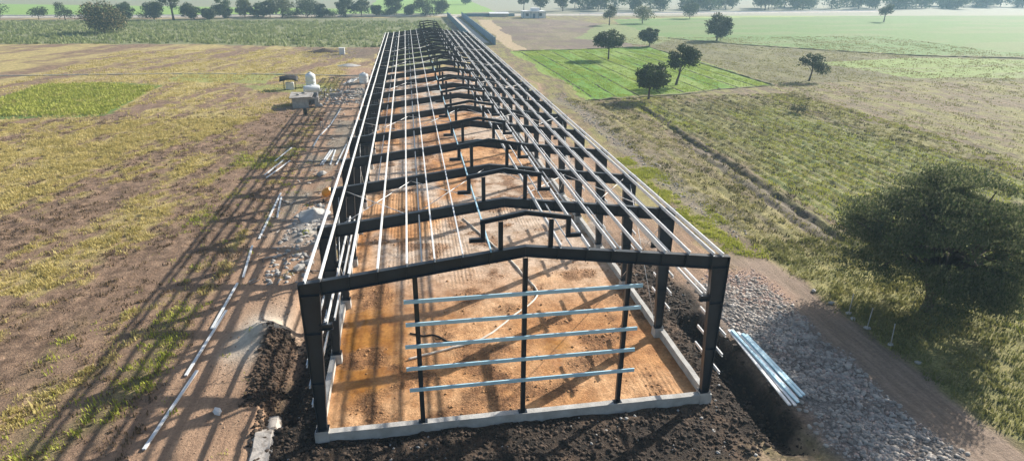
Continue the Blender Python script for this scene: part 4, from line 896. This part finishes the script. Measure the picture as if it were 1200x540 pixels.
for x, y, a, lb, hh in ((-8.4, 92.5, .2, 'knee high grey block stack right of the block room', .7), (-6.2, 95.5, -.1, 'low grey block stack between the block room and the far tank', .5), (-5.0, 91.0, .4, 'grey block stack close to the shed columns', .6)):
    o = empty('block_stack', (x, y, float(H(x, y))), a, label=lb, cat='block stack', group='stacks of grey blocks')
    m = MB()
    for i in range(5):
        for j in range(3):
            for k in range(int(hh/.2)-(1 if (i+j) % 4 == 0 else 0)):
                m.box(-1.1+i*.42+random.uniform(-.01, .01), -1.1+i*.42+.40, -.33+j*.22, -.33+j*.22+.2, -.05+k*.205, -.05+k*.205+.198)
    m.build('blocks', MT['block'], o)
for i, (x, y, h, lb) in enumerate(((-6.9, 99.0, 1.6, 'thin timber post left of the block stacks by the far tank'), (-3.4, 98.0, 1.7, 'thin timber post beside the shed eave near the far tank'), (-10.2, 90.2, 1.3, 'short timber post at the corner of the block room'))):
    o = MB().tube([(0, 0, -.2), (.04*(i-1), .03, h)], [.07, .055], 8).build('timber_post', MT['bark'], None, True); o.location = (x, y, float(H(x, y))); tag(o, lb, 'post', 'timber posts round the block stacks')
o = empty('barrel', (-11.6, 76.5, float(H(-11.6, 76.5))), label='dark barrel standing on the ground in front of the block room', cat='barrel')
MB().lathe([(.29, 0), (.31, .03), (.29, .06), (.30, .30), (.315, .33), (.30, .36), (.30, .62), (.315, .65), (.30, .68), (.29, .90), (.30, .93)], n=20).build('body', MT['rubber'], o, True)
MB().lathe([(.27, .915), (.27, .935)], n=20).build('lid', MT['dark_cloth'], o)
# debris strewn over the work strip: short planks and offcuts nobody would count
mb = MB()
for i in range(170):
    x = random.uniform(-8.2, -2.0); y = 16+94*random.random()**1.2; L = random.uniform(.25, 1.5); a = random.uniform(0, 6.28); w_ = random.uniform(.05, .16); z = float(H(x, y))
    d = Vector((math.cos(a), math.sin(a), random.uniform(-.04, .08)))*L/2; nrm = Vector((-math.sin(a), math.cos(a), 0))*w_/2; c = Vector((x, y, z+.06)); t_ = Vector((0, 0, random.uniform(.03, .08)))
    mb.hexa([tuple(q) for q in (c-d-nrm, c+d-nrm, c+d+nrm, c-d+nrm, c-d-nrm+t_, c+d-nrm+t_, c+d+nrm+t_, c-d+nrm+t_)])
tag(mb.build('debris', mat_noise('weathered offcuts', (.10, .075, .055), (.62, .57, .52), .9, .85, lo=.42, hi=.58)), 'planks, offcuts and litter strewn over the left work strip', 'debris', kind='stuff')
# canopy hut
ht = empty('canopy_hut', (-17.9, 100.6, 0), .1, label='small hut with black tarpaulin canopy and a white front panel', cat='hut')
MB().box(-.75, .75, -.5, .5, -.1, 1.35).build('front_panel', MT['white_paint'], ht)
for sx in (-1, 1):
    for sy in (-1, 1): MB().tube([(sx*1.05, sy*.85, -.2), (sx*1.05, sy*.85, 2.0)], .05, 6).build('pole', MT['bark'], ht, True)
cv = []; cf = []
for i in range(9):
    for j in range(7):
        u, v = i/8*2-1, j/6*2-1; cv.append((u*1.7+random.uniform(-.06, .06), v*1.3, 2.75-.75*abs(v)**1.3-.25*abs(u)**2+random.uniform(-.07, .07)))
cf = [(i*7+j, i*7+7+j, i*7+8+j, i*7+1+j) for i in range(8) for j in range(6)]
co = MB().add(cv, cf).build('canopy', MT['dark_cloth'], ht, True); md = co.modifiers.new('s', 'SOLIDIFY'); md.thickness = .06
# white box and dark pit beside crop field
bxo = empty('white_cabin', (-13.2, 157.2, 0), label='small white cabin beside the dark pit at the edge of the crop field', cat='cabin')
MB().box(-.75, .75, -.6, .6, -.1, 1.7).build('wall', MT['white_paint'], bxo); MB().box(-.85, .85, -.7, .7, 1.7, 1.78).build('roof', MT['white_paint'], bxo)
def heap(x, y, rx, ry, h, mat, label, name='earth_heap'):
    vs, fs = [], []; n, m = 28, 8
    for i in range(m+1):
        for k in range(n):
            a = 2*math.pi*k/n; r = i/m; hh = h*(1-r)**1.1*(1+.5*(fbm(np.array(x+r*math.cos(a)*2), np.array(y+r*math.sin(a)*2), 3)-.5)) - (.3 if i == m else 0)
            vs.append((rx*r*math.cos(a)*(1+.15*math.sin(3*a)), ry*r*math.sin(a), float(hh)))
    fs = [(i*n+k, (i+1)*n+k, (i+1)*n+(k+1) % n, i*n+(k+1) % n) for i in range(m) for k in range(n)]
    o = MB().add(vs, fs).build(name, mat, None, True); o.location = (x, y, float(H(x, y))-.02); tag(o, label, 'heap'); return o
heap(-18.5, 163, 5.5, 2.4, 1.1, MT['clod'], 'long dark earth heap at the near edge of the crop field')
heap(-9.5, 133, 3.2, 1.5, .7, MT['conc'], 'pale sand heap on the ground beyond the water tanks')
heap(-4.3, 30.5, 1.6, 2.4, .7, MT['conc'], 'grey gravel heap beside the left shed columns', 'gravel_heap')
# orange mixer
mx = empty('cement_mixer', (-3.5, 34.8, float(H(-3.5, 34.8))), .5, label='orange drum mixer standing against the left shed columns', cat='mixer'); mx.scale = (.72, .72, .72)
d = MB().lathe([(.30, -.72), (.52, -.45), (.60, 0), (.52, .32), (.33, .72), (.30, .76), (.26, .76)], n=20).build('drum', MT['orange'], mx, True); d.location = (0, 0, 1.25); d.rotation_euler = (.9, 0, .6)
fr = MB(); fr.tube([(-.7, -.5, .35), (-.62, 0, 1.25), (-.7, .5, .35)], .04, 6); fr.tube([(.7, -.5, .35), (.62, 0, 1.25), (.7, .5, .35)], .04, 6); fr.tube([(-.7, -.5, .35), (.7, -.5, .35)], .04, 6); fr.tube([(-.7, .5, .35), (.7, .5, .35)], .04, 6); fr.build('frame', MT['orange'], mx, True)
MB().box(.74, 1.15, -.3, .3, .75, 1.45).build('motor_housing', MT['dark_cloth'], mx, bevel=.03)
for sx in (-1, 1):
    wv = [(sx*.78+dx, r*math.cos(2*math.pi*k/16), .28+r*math.sin(2*math.pi*k/16)) for dx, r in ((-.07, .12), (-.07, .28), (.07, .28), (.07, .12)) for k in range(16)]
    wf = [(i*16+k, i*16+(k+1) % 16, ((i+1) % 4)*16+(k+1) % 16, ((i+1) % 4)*16+k) for i in range(4) for k in range(16)]
    o = MB().add(wv, wf).build('wheel', MT['rubber'], mx, True); o.location = (0, -.5, 0)
# person on the track
def skin_fig(name, verts, edges, radii, mat, parent=None, root=0, lv=2):
    me = bpy.data.meshes.new(name); me.from_pydata(verts, edges, []); me.materials.append(mat)
    o = bpy.data.objects.new(name, me); C.objects.link(o); sk = o.modifiers.new('skin', 'SKIN'); sk.use_smooth_shade = True
    for i, v in enumerate(me.skin_vertices[0].data): v.radius = (radii[i], radii[i]*.92); v.use_root = (i == root)
    s = o.modifiers.new('sub', 'SUBSURF'); s.levels = 1; s.render_levels = lv
    if parent: o.parent = parent
    return o
pr = empty('person', (-7.9, 66.8, float(H(-7.9, 66.8))), .6, label='person in dark red top and pale trousers standing on the left track', cat='person')
bv = [(0, 0, .95), (0, 0, 1.15), (0, 0, 1.38), (0, 0, 1.5), (0, .02, 1.60), (0, .02, 1.72), (.19, 0, 1.40), (.27, -.03, 1.14), (.27, -.14, .92), (-.19, 0, 1.40), (-.26, .02, 1.14), (-.25, -.05, .88), (.10, 0, .88), (.11, -.03, .50), (.11, .02, .09), (.12, -.14, .05), (-.10, 0, .88), (-.12, .06, .50), (-.12, .12, .09), (-.13, -.02, .05)]
be = [(0, 1), (1, 2), (2, 3), (3, 4), (4, 5), (2, 6), (6, 7), (7, 8), (2, 9), (9, 10), (10, 11), (0, 12), (12, 13), (13, 14), (14, 15), (0, 16), (16, 17), (17, 18), (18, 19)]
skin_fig('body', bv, be, [.13, .12, .13, .055, .085, .085, .06, .045, .035, .06, .045, .035, .085, .06, .042, .038, .085, .06, .042, .038], MT['skin'], pr)
skin_fig('shirt', [bv[i] for i in (0, 1, 2, 6, 7, 9, 10)], [(0, 1), (1, 2), (2, 3), (3, 4), (2, 5), (5, 6)], [.155, .145, .155, .075, .06, .075, .06], MT['shirt'], pr)
skin_fig('trousers', [bv[i] for i in (0, 12, 13, 14, 16, 17, 18)], [(0, 1), (1, 2), (2, 3), (0, 4), (4, 5), (5, 6)], [.145, .10, .075, .06, .10, .075, .06], MT['trouser'], pr)
MB().lathe([(.02, .0), (.085, .02), (.098, .07), (.085, .13), (.045, .16), (.01, .165)], (0, .04, 1.645), 14).build('hair', MT['hair'], pr, True)
